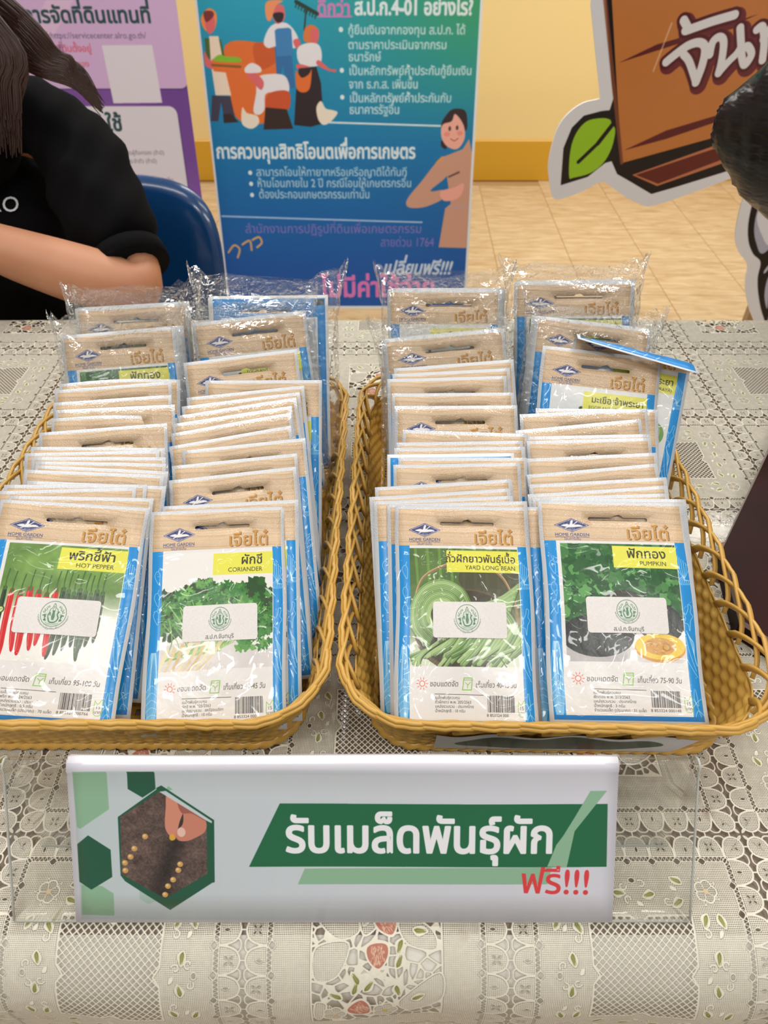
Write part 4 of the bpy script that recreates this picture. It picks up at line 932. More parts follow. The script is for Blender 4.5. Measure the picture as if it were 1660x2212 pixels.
for x in (TX0 + .06, TX1 - .06):
    for y in (.19, .79):
        b = MB(); b.tube([(x, y, 0), (x, y, TZ - .028)], .014, 12); tl(b.build('leg', M_leg, table, True))
# lace cloth
la, lb = lace_art()
M_lace = mat('cream_lace_yarn', rgb(226, 218, 196), .75, .2)
t = img_node(M_lace, make_image('lace_weave', la, True)); lk(M_lace, t.outputs[0], bsdf(M_lace).inputs['Base Color']); lk(M_lace, t.outputs[1], bsdf(M_lace).inputs['Alpha'])
t2 = img_node(M_lace, make_image('lace_relief', lb[..., None].repeat(3, 2), data=True)); bu = nd(M_lace, 'ShaderNodeBump'); bu.inputs['Strength'].default_value = .9; bu.inputs['Distance'].default_value = .0009
lk(M_lace, t2.outputs[0], bu.inputs['Height']); lk(M_lace, bu.outputs[0], bsdf(M_lace).inputs['Normal'])
prof = []            # (arc position, y, z)
yf = .150
prof += [(yf - R_ * math.pi / 2 - d, yf - R_, TZ + .0012 - R_ - d) for d in (.26, .2, .15, .11, .08, .055, .035, .02, .01)]
for k in range(0, 15):
    a = math.pi / 2 * (1 - k / 14.); prof.append((yf - R_ * a, yf - R_ * math.sin(a), TZ + .0012 - R_ + R_ * math.cos(a)))
for y in np.linspace(.16, .845, 58): prof.append((y, y, TZ + .0012))
for k in range(1, 7):
    a = math.pi / 2 * k / 6; prof.append((.845 + .012 * a, .845 + .012 * math.sin(a), TZ + .0012 - .012 + .012 * math.cos(a)))
for d in (.05, .1, .16, .22): prof.append((.845 + .019 + d, .857, TZ - .011 - d))
xs = np.linspace(TX0 - .01, TX1 + .01, 150); V = []; UV = []
for s, y, z in prof:
    hang = max(0.0, (yf - s) / .15)
    for x in xs:
        f = hang * (.004 * math.sin(x * 23 + 1) + .003 * math.sin(x * 57)) - hang * .004 * math.exp(-((x + .068) / .007) ** 2)
        g = .0002 * math.sin(x * 31 + s * 17) + .0002
        V.append((x, y + f - hang * .002, z + g)); UV.append(((x + .2245) / .294, (s - .1876) / .294))
n = len(xs); Fc = [(i * n + k, i * n + k + 1, (i + 1) * n + k + 1, (i + 1) * n + k) for i in range(len(prof) - 1) for k in range(n - 1)]
tcs = nd(M_lace, 'ShaderNodeTexCoord'); last = t.outputs[0]
for (su, sv, sr, zz) in ((1003, 2022, .0052, TZ + .001), (1484, 1716, .009, TZ + .001), (1530, 1755, .006, TZ + .001), (1070, 2078, .003, TZ)):
    p = at_z(su, sv, zz); nz_s = nd(M_lace, 'ShaderNodeTexNoise'); nz_s.inputs['Scale'].default_value = 260
    ds = nd(M_lace, 'ShaderNodeVectorMath', operation='DISTANCE'); ds.inputs[1].default_value = tuple(p); lk(M_lace, tcs.outputs['Object'], ds.inputs[0]); lk(M_lace, tcs.outputs['Object'], nz_s.inputs['Vector'])
    mr_ = nd(M_lace, 'ShaderNodeMapRange'); mr_.inputs['From Min'].default_value = sr; mr_.inputs['From Max'].default_value = 0; lk(M_lace, ds.outputs['Value'], mr_.inputs[0])
    ms_ = nd(M_lace, 'ShaderNodeMath', operation='MULTIPLY'); lk(M_lace, mr_.outputs[0], ms_.inputs[0]); lk(M_lace, nz_s.outputs[0], ms_.inputs[1])
    mc_ = nd(M_lace, 'ShaderNodeMixRGB'); mc_.inputs[2].default_value = (*lin(rgb(130, 88, 50)), 1); lk(M_lace, ms_.outputs[0], mc_.inputs[0]); lk(M_lace, last, mc_.inputs[1]); last = mc_.outputs[0]
lk(M_lace, last, bsdf(M_lace).inputs['Base Color'])
tag(mesh_obj('lace_tablecloth', V, Fc, M_lace, None, True, UV), 'cream lace tablecloth with strawberry and leaf embroidery spread over the table', 'tablecloth')
# ------------------------------------------------------------------ baskets
M_bas = mat('yellow_ochre_plastic', rgb(206, 160, 74), .32, .5); add_bump(M_bas, 300, .1, .0005)
BW, BL, BH = .268, .388, .060
def rrpath(w, l, r, n=400):
    """points and outward normals along a rounded rectangle centred on 0, counter-clockwise"""
    segs = [((w / 2, -l / 2 + r), (w / 2, l / 2 - r)), (w / 2 - r, l / 2 - r, 0), ((w / 2 - r, l / 2), (-w / 2 + r, l / 2)), (-w / 2 + r, l / 2 - r, 90), ((-w / 2, l / 2 - r), (-w / 2, -l / 2 + r)), (-w / 2 + r, -l / 2 + r, 180), ((-w / 2 + r, -l / 2), (w / 2 - r, -l / 2)), (w / 2 - r, -l / 2 + r, 270)]
    L = [math.dist(*q) if len(q) == 2 else math.pi / 2 * r for q in segs]; tot = sum(L); out = []
    for i in range(n):
        d = tot * i / n; k = 0
        while d > L[k]: d -= L[k]; k += 1
        q = segs[k]
        if len(q) == 2:
            f = d / L[k]; p = (q[0][0] + (q[1][0] - q[0][0]) * f, q[0][1] + (q[1][1] - q[0][1]) * f); a = (k // 2) * 90
        else:
            a = q[2] + 90 * d / L[k]; p = (q[0] + r * math.cos(math.radians(a)), q[1] + r * math.sin(math.radians(a)))
        out.append((np.array(p), np.array([math.cos(math.radians(a)), math.sin(math.radians(a))])))
    return out, tot
_, PER = rrpath(BW, BL, .05)
NST = 44
def basket_wall():
    NS, NZ = NST * 3 * 6, 42; V = []
    base, _ = rrpath(BW - .036, BL - .036, .029, NS); top, _ = rrpath(BW - .012, BL - .012, .040, NS)
    h0, h1 = .005, .043
    for side in (0, 1):
        for j in range(NZ + 1):
            t = j / NZ; row = t * 9.0; ri = int(min(row, 8.999)); fr = row - ri
            for i in range(NS):
                (p0, n0), (p1, n1) = base[i], top[i]
                ph = i / NS * NST * 3
                d = .0013 * math.sin(math.pi * ph + math.pi * ri) * abs(math.sin(math.pi * fr)) ** .5
                c = p0 + (p1 - p0) * (t ** .85) + n1 * (d + (.0007 if side else -.0007))
                V.append((c[0], c[1], h0 + (h1 - h0) * t))
    n = NS; m = (NZ + 1) * n
    Fc = [(j * n + i, j * n + (i + 1) % n, (j + 1) * n + (i + 1) % n, (j + 1) * n + i) for j in range(NZ) for i in range(n)]
    Fc = [f[::-1] for f in Fc] + [tuple(k + m for k in f) for f in Fc]
    Fc += [(NZ * n + i, NZ * n + (i + 1) % n, m + NZ * n + (i + 1) % n, m + NZ * n + i) for i in range(n)]
    return V, Fc
def basket(loc, rz, lab):
    root = empty('plastic_basket', loc); root.rotation_euler = (0, 0, rz); tag(root, lab, 'basket', 'yellow woven plastic baskets')
    if not hasattr(basket, 'wall'): basket.wall = mesh_obj('wall', *basket_wall(), M_bas, root, True); 
    else: o = basket.wall.copy(); COL.objects.link(o); o.parent = root
    # braided strands: each rises from the wall, curves over the rim and comes down three pitches on
    N = 600; mid, _ = rrpath(BW - .012, BL - .012, .040, N); outp, _ = rrpath(BW + .006, BL + .006, .049, N)
    prf = [(1.0 * x, y) for x, y in ((.55, -1.35), (.95, -.8), (.75, -.12), (.5, 0), (.75, .12), (.95, .8), (.55, 1.35), (-.2, 1.5), (-.6, .8), (-.6, -.8), (-.2, -1.5))]
    for k in range(NST):
        P = []; U = []
        for q in range(23):
            t = q / 22.; s = (k + t * 3.3) / NST * N; i = int(s) % N; f = s - int(s)
            h = math.sin(math.pi * t) ** .62
            pm = mid[i][0] * (1 - f) + mid[(i + 1) % N][0] * f; po = outp[i][0] * (1 - f) + outp[(i + 1) % N][0] * f
            w = .0012 * math.cos(math.pi * t * 3.3) - (.0006 if t > .5 else -.0006)
            nn = mid[i][1]; c = pm + (po - pm) * h + nn * w
            P.append((c[0], c[1], 0.0430 + .0180 * h)); U.append((nn[0], nn[1], .75))
        b = MB(); b.tube(P, .0019, prof=prf, up=U); b.build('rim_strand', M_bas, root, True)
    # rope foot
    N = 500; pth, tot = rrpath(BW - .034, BL - .034, .030, N); b = MB(); V = []; n = 10
    for i in range(N):
        p, nn = pth[i]
        for q in range(n):
            a = 2 * math.pi * q / n; r = .0037 * (1 + .22 * math.cos(3 * a - 2 * math.pi * 120 * i / N)); V.append((p[0] + nn[0] * r * math.cos(a), p[1] + nn[1] * r * math.cos(a), .0046 + r * math.sin(a)))
    Fc = [(i * n + q, ((i + 1) % N) * n + q, ((i + 1) % N) * n + (q + 1) % n, i * n + (q + 1) % n) for i in range(N) for q in range(n)]
    mesh_obj('rope_foot', V, Fc, M_bas, root, True)
    sl = None
    w2, l2 = BW / 2 - .019, BL / 2 - .019
    bl = MB(); bl.box(-.0024, .0024, -l2 + .006, l2 - .006, .0030, .0048, b=.0004); cl = MB(); cl.box(-w2 + .006, w2 - .006, -.0024, .0024, .0044, .0062, b=.0004)
    o1 = bl.build('floor_slat', M_bas, root); o2 = cl.build('floor_slat', M_bas, root)
    nx, ny = 23, 35
    for i in range(nx):
        o = o1 if i == 0 else o1.copy()
        if i: COL.objects.link(o)
        o.location = (-w2 + .006 + (2 * w2 - .012) * i / (nx - 1), 0, 0)
    for i in range(ny):
        o = o2 if i == 0 else o2.copy()
        if i: COL.objects.link(o)
        o.location = (0, -l2 + .006 + (2 * l2 - .012) * i / (ny - 1), 0)
    return root
BY = .228 + BL / 2
bas_l = basket((-.173, BY, TZ + .0015), 0, 'yellow woven plastic basket of seed packets on the left side')
bas_r = basket((.112, BY - .002, TZ + .0015), math.radians(-1.0), 'yellow woven plastic basket with a dark green oval paper label, on the right')
# paper label on the right basket's front wall
lw, lh = 300, 50
lc = Canvas(lw, lh, rgb(206, 204, 210)); lc.ell(150, 25, 126, 20, rgb(34, 62, 42), n=60)
nz_ = vnoise(lh, lw, 26, 4, 3)[..., None]; cvv = cover(ring_edges([(150 + 126 * math.cos(t), 25 + 20 * math.sin(t)) for t in np.linspace(0, 6.28, 60)[:-1]]), lw, lh)
lc.put(cvv, (np.array(rgb(36, 66, 44)) * (1 - nz_) + np.array(rgb(52, 44, 36)) * nz_).astype('f4'), .8)
M_lab = mat('taped_paper_label', rough=.45, coat=.1); t = img_node(M_lab, make_image('label_print', lc.a)); lk(M_lab, t.outputs[0], bsdf(M_lab).inputs['Base Color'])
V = []; UV = []
for i in range(41):
    x = -.0765 + .153 * i / 40
    for j in range(7):
        t = j / 6.; z = .0085 + .033 * t; yb = -(BL - .036) / 2 - (.012) * (((z - .005) / .038) ** .85) - .0042 - .0012 * math.sin(i * .5) * t
        V.append((x + .006 * t * (i / 40.) ** 3, yb, z)); UV.append((i / 40., t))
Fc = [(i * 7 + j, (i + 1) * 7 + j, (i + 1) * 7 + j + 1, i * 7 + j + 1) for i in range(40) for j in range(6)]
o = mesh_obj('paper_label', V, Fc, M_lab, bas_r, True, UV); o['label'] = 'white paper label with a dark green oval'
# ------------------------------------------------------------------ seed packets
W_, H_ = .102, .149
def packet_mesh(name, mats, style, seed=0):
    rnd = random.Random(seed); pts = []; e = []
    def loop(P):
        n0 = len(pts); pts.extend(P); e.extend([(n0 + i, n0 + (i + 1) % len(P)) for i in range(len(P))]); return list(range(n0, n0 + len(P)))
    outl = []
    for i in range(11): outl.append((-W_ / 2 + W_ * i / 11, 0))
    for i in range(16): outl.append((W_ / 2, H_ * i / 16))
    for i in range(11): outl.append((W_ / 2 - W_ * i / 11, H_))
    for i in range(16): outl.append((-W_ / 2, H_ - H_ * i / 16))
    O = loop(outl)
    hy = H_ * .912; hx = .0035; hw = .0195; r = .0013; hole = []
    for cx, a0 in ((hx + hw, -90), (hx - hw, 90)):
        for k in range(6):
            t = math.radians(a0 + 36 * k); hole.append((cx + r * math.cos(t), hy + r * math.sin(t)))
        if a0 == -90: hole += [(hx + .0042, hy + r), (hx + .0026, hy + r + .0012), (hx + .001, hy + r + .002), (hx - .001, hy + r + .002), (hx - .0026, hy + r + .0012), (hx - .0042, hy + r)]
    Hh = loop(hole)
    for i in range(1, 11):
        for j in range(1, 22):
            x, y = -W_ / 2 + W_ * i / 11, H_ * j / 22
            if abs(y - hy) < .006 and abs(x - hx) < hw + .004: continue
            pts.append((x, y))
    vs, _, fs, _, _, _ = delaunay_2d_cdt([Vector(p) for p in pts], e, [], 0, 1e-7)
    F2 = []
    for f in fs:
        c = sum((vs[i] for i in f), Vector((0, 0))) / len(f)
        inh = (abs(c.x - hx) < hw and abs(c.y - hy) < r) or (c.x - hx - hw) ** 2 + (c.y - hy) ** 2 < r * r * .9 or (c.x - hx + hw) ** 2 + (c.y - hy) ** 2 < r * r * .9 or (abs(c.x - hx) < .0038 and hy < c.y < hy + r + .0017 and abs(c.x - hx) < .0042 - (c.y - hy - r) * 1.2)
        if inh: continue
        a = (vs[f[1]] - vs[f[0]]).cross(vs[f[2]] - vs[f[0]])
        F2.append(tuple(f) if a > 0 else tuple(reversed(f)))
    n = len(vs); V = []; UV = []
    ph = [rnd.uniform(0, 6) for _ in range(6)]
    def place(x, y, s):
        u, v = x / W_ + .5, y / H_
        base = .0009 * math.sin(3 * u + ph[0]) + .0008 * math.sin(4 * v + ph[1])
        pouch = max(0, math.sin(math.pi * min(1, max(0, (u - .1) / .8)))) ** .7 * max(0, math.sin(math.pi * min(1, max(0, v / .82)))) ** .7
        bul = {'flat': .0004, 'full': .0022, 'curl': .0003, 'fold': .0003}[style] * pouch + .00018
        if style == 'full': bul += .0006 * pouch * (math.sin(9 * u + 5 * v + ph[2]) * math.sin(11 * v + ph[3]))
        z = base + (bul if s else -bul)
        X, Y = x, y
        if style == 'full': X += .0007 * math.sin(9 * v + ph[4]) * (abs(u - .5) * 2) ** 4
        if style == 'curl':
            k = max(0, (x + y * .5 - .055)) / .06; z -= .010 * k * k
            z += .003 * math.sin(math.pi * u)
        if style == 'fold':
            y0 = H_ * (.835 - .05 * (u - .5)); rr = .0065
            if y > y0:
                t = (y - y0); f = t / rr; 
                if f < 2.3: Y, z2 = y0 + rr * math.sin(f), rr * (1 - math.cos(f))
                else: Y, z2 = y0 + rr * math.sin(2.3) + (t - rr * 2.3) * math.cos(2.3), rr * (1 - math.cos(2.3)) + (t - rr * 2.3) * math.sin(2.3)
                z += z2
                a_ = min(f, 2.3); z += (bul if s else -bul) * (math.cos(a_) - 1); Y -= (bul if s else -bul) * math.sin(a_)
            z += .006 * (u - .5) ** 2
        return (X, Y, z)
    for s in (1, 0):
        for p in vs: V.append(place(p.x, p.y, s)); UV.append((p.x / W_ + .5, p.y / H_))
    Fc = list(F2) + [tuple(reversed([i + n for i in f])) for f in F2]; mi = [0] * len(F2) + [1] * len(F2)
    for L, d in ((O, 1), (Hh, -1)):
        for i in range(len(L)):
            a, b_ = L[i], L[(i + 1) % len(L)]; q = (a, a + n, b_ + n, b_); Fc.append(q if d > 0 else q[::-1]); mi.append(2)
    me = mesh_obj(name, V, Fc, mats, None, True, UV, mi); me_data = me.data; bpy.data.objects.remove(me)
    return me_data
M_bk = mat('packet_back_film', rough=.35, coat=.3); t = img_node(M_bk, make_image('packet_back_print', back_art())); lk(M_bk, t.outputs[0], bsdf(M_bk).inputs['Base Color'])
M_rim = mat('packet_seal_edge', rgb(204, 206, 209), .4)
ARTS = dict(
    pepper=('พริกชี้ฟ้า', 'HOT PEPPER', '95-100', 'พริก พ.พ. 124/2563', ['แหล่งรวบรวม : ประเทศไทย', 'น้ำหนักสุทธิ : 0.5 กรัม', 'จำนวนเมล็ด (ประมาณ) : 70 เมล็ด'], 1, paint_pepper, '8 853324 000766'),
    coriander=('ผักชี', 'CORIANDER', '40-45', 'ผักชี พ.พ. 225/2563', ['แหล่งรวบรวม : สหรัฐอเมริกา', 'น้ำหนักสุทธิ : 10 กรัม'], 2, paint_coriander, '8 853324 000'),
    bean=('ถั่วฝักยาวพันธุ์เนื้อ', 'YARD LONG BEAN', '40-45', 'ถั่วฝักยาว พ.พ. 205/2563', ['แหล่งรวบรวม : ประเทศไทย', 'น้ำหนักสุทธิ : 10 กรัม'], 3, paint_bean, '8 853324 000'),
    pumpkin=('ฟักทอง', 'PUMPKIN', '75-90', 'ฟักทอง พ.พ. 213/2563', ['แหล่งรวบรวม : ประเทศไทย', 'น้ำหนักสุทธิ : 3 กรัม', 'จำนวนเมล็ด (ประมาณ) : 31 เมล็ด'], 4, paint_pumpkin, '8 853324 000148'),
    eggplant=('มะเขือเจ้าพระยา', 'EGGPLANT (CHAO PRAYA)', '60-65', 'มะเขือ พ.พ.', [], 5, paint_eggplant, '8 853324 000'))
PM = {}
for k, a in ARTS.items():
    m = mat('printed_packet_film_' + k, rough=.28, spec=.5, coat=.55)
    t = img_node(m, make_image('packet_print_' + k, packet_art(*a))); lk(m, t.outputs[0], bsdf(m).inputs['Base Color'])
    b1 = add_bump(m, 1.0, .35, .0012, 'UV', (7, 9, 1), 3, target=1)
    # fine pressed grid of the seal, crumples of the pouch
    tc = nd(m, 'ShaderNodeTexCoord'); mp = nd(m, 'ShaderNodeMapping'); mp.inputs['Scale'].default_value = (110, 165, 1)
    vo = nd(m, 'ShaderNodeTexVoronoi', feature='F1'); vo.inputs['Scale'].default_value = 1.0
    lk(m, tc.outputs['UV'], mp.inputs[0]); lk(m, mp.outputs[0], vo.inputs['Vector'])
    b2 = nd(m, 'ShaderNodeBump'); b2.inputs['Strength'].default_value = .3; b2.inputs['Distance'].default_value = .0005
    sp_ = nd(m, 'ShaderNodeSeparateXYZ'); lk(m, tc.outputs['UV'], sp_.inputs[0]); hd_ = nd(m, 'ShaderNodeMath', operation='GREATER_THAN'); hd_.inputs[1].default_value = .81; lk(m, sp_.outputs['Y'], hd_.inputs[0])
    hm_ = nd(m, 'ShaderNodeMath', operation='MULTIPLY'); lk(m, vo.outputs[0], hm_.inputs[0]); lk(m, hd_.outputs[0], hm_.inputs[1])
    lk(m, hm_.outputs[0], b2.inputs['Height']); lk(m, b1.outputs[0], b2.inputs['Normal'])
    lk(m, b2.outputs[0], bsdf(m).inputs['Normal']); 
    # sharp creases of the clear outer film, plus the pressed grid of the header
    b3 = nd(m, 'ShaderNodeBump'); b3.inputs['Strength'].default_value = .8; b3.inputs['Distance'].default_value = .0035
    nz = nd(m, 'ShaderNodeTexNoise'); nz.inputs['Scale'].default_value = 1.0; nz.inputs['Detail'].default_value = 1.2; nz.inputs['Distortion'].default_value = 1.2
    mp3 = nd(m, 'ShaderNodeMapping'); mp3.inputs['Scale'].default_value = (3.6, 5.2, 1); lk(m, tc.outputs['UV'], mp3.inputs[0]); lk(m, mp3.outputs[0], nz.inputs['Vector'])
    oi3 = nd(m, 'ShaderNodeObjectInfo'); cb3 = nd(m, 'ShaderNodeCombineXYZ'); sc3 = nd(m, 'ShaderNodeMath', operation='MULTIPLY'); sc3.inputs[1].default_value = 37.0
    lk(m, oi3.outputs['Random'], sc3.inputs[0]); lk(m, sc3.outputs[0], cb3.inputs[0]); lk(m, sc3.outputs[0], cb3.inputs[1]); lk(m, cb3.outputs[0], mp3.inputs['Location'])
    a1 = nd(m, 'ShaderNodeMath', operation='SUBTRACT'); a1.inputs[1].default_value = .5; a2 = nd(m, 'ShaderNodeMath', operation='ABSOLUTE'); a3 = nd(m, 'ShaderNodeMath', operation='POWER'); a3.inputs[1].default_value = .55
    a4 = nd(m, 'ShaderNodeMath', operation='MULTIPLY_ADD'); a4.inputs[1].default_value = .12
    lk(m, nz.outputs[0], a1.inputs[0]); lk(m, a1.outputs[0], a2.inputs[0]); lk(m, a2.outputs[0], a3.inputs[0]); lk(m, hm_.outputs[0], a4.inputs[0]); lk(m, a3.outputs[0], a4.inputs[2]); lk(m, a4.outputs[0], b3.inputs['Height'])
    lk(m, b3.outputs[0], bsdf(m).inputs['Coat Normal'])
    m.node_tree.nodes['Principled BSDF'].inputs['Coat Roughness'].default_value = .06
    PM[k] = {st: packet_mesh('seed_packet', [m, M_bk, M_rim], st, i) for i, st in enumerate(('flat', 'full') + (('curl',) if k == 'pepper' else ()) + (('fold',) if k == 'eggplant' else ()))}
STK = []
for wv in (False, True):
    m = mat('matte_sticker_paper', rough=.6); t = img_node(m, make_image('sticker_print', emblem_art(wv))); lk(m, t.outputs[0], bsdf(m).inputs['Base Color']); STK.append(m)
def sticker_mesh(src, wv, x0=.27, x1=.80, y0=.385, y1=.545):
    """a rounded paper sticker lying on the packet's own curved face"""
    from mathutils.bvhtree import BVHTree
    bv = BVHTree.FromPolygons([v.co for v in src.vertices], [p.vertices for p in src.polygons])
    X0, X1, Y0, Y1 = (x0 - .5) * W_, (x1 - .5) * W_, y0 * H_, y1 * H_
    P = rr_pts(X0, Y0, X1, Y1, .002, 5); P2 = []
    for i, p in enumerate(P):
        q = P[(i + 1) % len(P)]; nn = max(1, int(math.dist(p, q) / .004)); P2 += [(p[0] + (q[0] - p[0]) * k / nn, p[1] + (q[1] - p[1]) * k / nn) for k in range(nn)]
    pts = [Vector(p) for p in P2]; m = len(pts); e = [(i, (i + 1) % m) for i in range(m)]
    for i in range(1, 12):
        for j in range(1, 6): pts.append(Vector((X0 + (X1 - X0) * i / 12, Y0 + (Y1 - Y0) * j / 6)))
    vs, _, fs, _, _, _ = delaunay_2d_cdt(pts, e, [], 1, 1e-7); V = []; UV = []
    for p in vs:
        h = bv.ray_cast(Vector((p.x, p.y, .05)), Vector((0, 0, -1)))[0]; V.append((p.x, p.y, h.z + .00045)); UV.append(((p.x - X0) / (X1 - X0), (p.y - Y0) / (Y1 - Y0)))
    Fc = [tuple(f) if (vs[f[1]] - vs[f[0]]).cross(vs[f[2]] - vs[f[0]]) > 0 else tuple(reversed(f)) for f in fs]
    o = mesh_obj('sticker', V, Fc, STK[wv], None, True, UV); d = o.data; bpy.data.objects.remove(o); return d
K_Z = .2926
def frame_of(u, v, dz=0.0, dtilt=0.0):
    d = ray(u, v); z0 = TZ + .105 + dz
    k = (z0 - K_Z * .3735 - CAMZ) / (d[2] - K_Z * d[1]); T = CAM + d * k
    tilt = 57 - 25 * min(1.1, max(0, (T[1] - .3735) / .2085)) + dtilt
    return T, math.radians(tilt)
def packet_matrix(T, tilt, roll, flip=False):
    X = np.array([1., 0, 0]); U = np.array([0, math.sin(tilt), math.cos(tilt)])
    X2 = X * math.cos(roll) + U * math.sin(roll); U2 = -X * math.sin(roll) + U * math.cos(roll); N = np.cross(X2, U2)
    O = T - U2 * H_
    if flip: X2, N = -X2, -N
    return Matrix(((X2[0], U2[0], N[0], O[0]), (X2[1], U2[1], N[1], O[1]), (X2[2], U2[2], N[2], O[2]), (0, 0, 0, 1)))
def put_packet(kind, style, M, label, group, stick=None):
    o = bpy.data.objects.new('seed_packet', PM[kind][style]); link(o); o.matrix_world = M
    tag(o, label, 'seed packet', group)
    if stick is not None:
        key = (kind, style, stick)
        if key not in put_packet.c: put_packet.c[key] = sticker_mesh(PM[kind][style], stick)
        s = bpy.data.objects.new('sticker', put_packet.c[key]); link(s, o); s['label'] = 'white paper sticker with a round green emblem'
    return o
put_packet.c = {}
ORD = ['', 'first', 'second', 'third', 'fourth', 'fifth', 'sixth', 'seventh', 'eighth', 'ninth', 'tenth', 'eleventh', 'twelfth', 'thirteenth', 'fourteenth', 'fifteenth', 'sixteenth', 'seventeenth', 'eighteenth', 'nineteenth', 'twentieth']
# corners of each packet's top edge, from the back of a row to its front: (u_left, v_left, u_right, v_right, kind, style, extra)
ROWS = {
 'left row of the left basket': ('pepper', [
    (161, 667, 406, 654, 'coriander', 'flat', 'bag'), (133, 726, 378, 706, 'pumpkin', 'full', 'bag'), (137, 829, 369, 813, 'pepper', 'curl', ''), (121, 843, 368, 825, 'pepper', 'flat', ''),
    (117, 870, 369, 854, 'pepper', 'flat', ''), (122, 886, 377, 875, 'pepper', 'flat', ''), (116, 904, 367, 894, 'pepper', 'curl', ''), (85, 935, 362, 915, 'pepper', 'flat', ''), (67, 965, 358, 969, 'pepper', 'flat', ''),
    (54, 979, 346, 974, 'pepper', 'flat', ''), (69, 987, 360, 989, 'pepper', 'flat', ''), (77, 996, 361, 1003, 'pepper', 'flat', ''), (76, 1004, 366, 1020, 'pepper', 'flat', ''), (53, 1014, 357, 1028, 'pepper', 'flat', ''),
    (58, 1038, 361, 1052, 'pepper', 'flat', ''), (9, 1047, 320, 1048, 'pepper', 'flat', ''), (-7, 1061, 296, 1054, 'pepper', 'flat', ''), (18, 1070, 334, 1078, 'pepper', 'flat', ''), (2, 1079, 328, 1098, 'pepper', 'full', 'front')]),
 'right row of the left basket': ('coriander', [
    (417, 699, 661, 673, 'eggplant', 'full', 'bag'), (396, 784, 642, 755, 'coriander', 'flat', ''), (444, 822, 696, 822, 'coriander', 'flat', ''), (407, 859, 654, 834, 'coriander', 'flat', ''), (397, 878, 644, 848, 'coriander', 'flat', ''),
    (388, 898, 637, 860, 'coriander', 'flat', ''), (376, 916, 627, 878, 'coriander', 'flat', ''), (371, 937, 627, 892, 'coriander', 'flat', ''), (368, 965, 627, 920, 'coriander', 'flat', ''), (396, 974, 658, 947, 'coriander', 'flat', ''),
    (374, 1007, 640, 980, 'coriander', 'flat', ''), (370, 1038, 636, 1009, 'coriander', 'flat', ''), (352, 1094, 645, 1080, 'coriander', 'flat', ''), (330, 1108, 615, 1093, 'coriander', 'full', 'front')]),
 'left row of the right basket': ('bean', [
    (839, 626, 1085, 626, 'eggplant', 'full', 'bag'), (830, 734, 1091, 710, 'bean', 'full', 'bag'), (851, 796, 1109, 777, 'bean', 'flat', ''), (848, 808, 1101, 796, 'bean', 'flat', ''), (837, 819, 1094, 813, 'bean', 'flat', ''), (847, 850, 1110, 849, 'bean', 'flat', ''),
    (853, 877, 1117, 877, 'bean', 'flat', ''), (871, 928, 1140, 939, 'bean', 'flat', ''), (857, 956, 1129, 953, 'bean', 'flat', ''), (852, 968, 1133, 966, 'bean', 'flat', ''), (837, 981, 1111, 979, 'bean', 'flat', 'back'), (861, 988, 1138, 990, 'bean', 'flat', ''),
    (850, 1004, 1124, 1001, 'bean', 'flat', ''), (810, 1053, 1105, 1036, 'bean', 'flat', ''), (798, 1074, 1102, 1056, 'bean', 'flat', ''), (807, 1083, 1107, 1072, 'bean', 'flat', ''), (836, 1089, 1138, 1084, 'bean', 'flat', ''), (859, 1093, 1137, 1096, 'bean', 'full', 'front')]),
 'right row of the right basket': ('pumpkin', [
    (1113, 610, 1372, 608, 'pumpkin', 'full', 'bag'), (1160, 683, 1411, 712, 'pumpkin', 'full', 'bag'), (1238, 730, 1485, 800, 'eggplant', 'fold', 'fold'), (1174, 747, 1433, 776, 'eggplant', 'full', ''), (1158, 882, 1420, 886, 'pumpkin', 'flat', ''), (1123, 895, 1398, 884, 'pumpkin', 'flat', ''),
    (1114, 930, 1384, 906, 'pumpkin', 'flat', ''), (1136, 943, 1404, 939, 'pumpkin', 'flat', ''), (1138, 953, 1405, 947, 'pumpkin', 'flat', ''), (1137, 991, 1418, 979, 'pumpkin', 'flat', ''), (1138, 1026, 1419, 1002, 'pumpkin', 'flat', ''), (1144, 1047, 1439, 1032, 'pumpkin', 'flat', ''),
    (1140, 1068, 1441, 1050, 'pumpkin', 'flat', ''), (1150, 1075, 1442, 1067, 'pumpkin', 'flat', ''), (1169, 1076, 1480, 1080, 'pumpkin', 'flat', ''), (1133, 1095, 1440, 1097, 'pumpkin', 'flat', ''), (1163, 1082, 1476, 1087, 'pumpkin', 'full', 'front')])}
FRONTL = {'pepper': 'front red and green hot pepper seed packet with a green emblem sticker, left basket', 'coriander': 'front coriander seed packet with green leaves and an emblem sticker, left basket',
          'bean': 'front yard long bean seed packet with a bundle of green beans, right basket', 'pumpkin': 'front pumpkin seed packet with a cut yellow pumpkin, right basket'}
BAGS = []
PV = None
def in_front(prev, T, tilt, roll, gap):
    """slide a packet along its line of sight until it lies clear in front of the one behind it"""
    d = T - CAM; d = d / np.linalg.norm(d)
    for _ in range(3):
        U = np.array([0, math.sin(tilt), math.cos(tilt)]); pT, pn = prev
        for q in (T, T - U * H_ * .5, T - U * H_):
            s = (q - pT) @ pn
            if s < gap: T = T + d * ((gap - s) / (d @ pn))
    return T
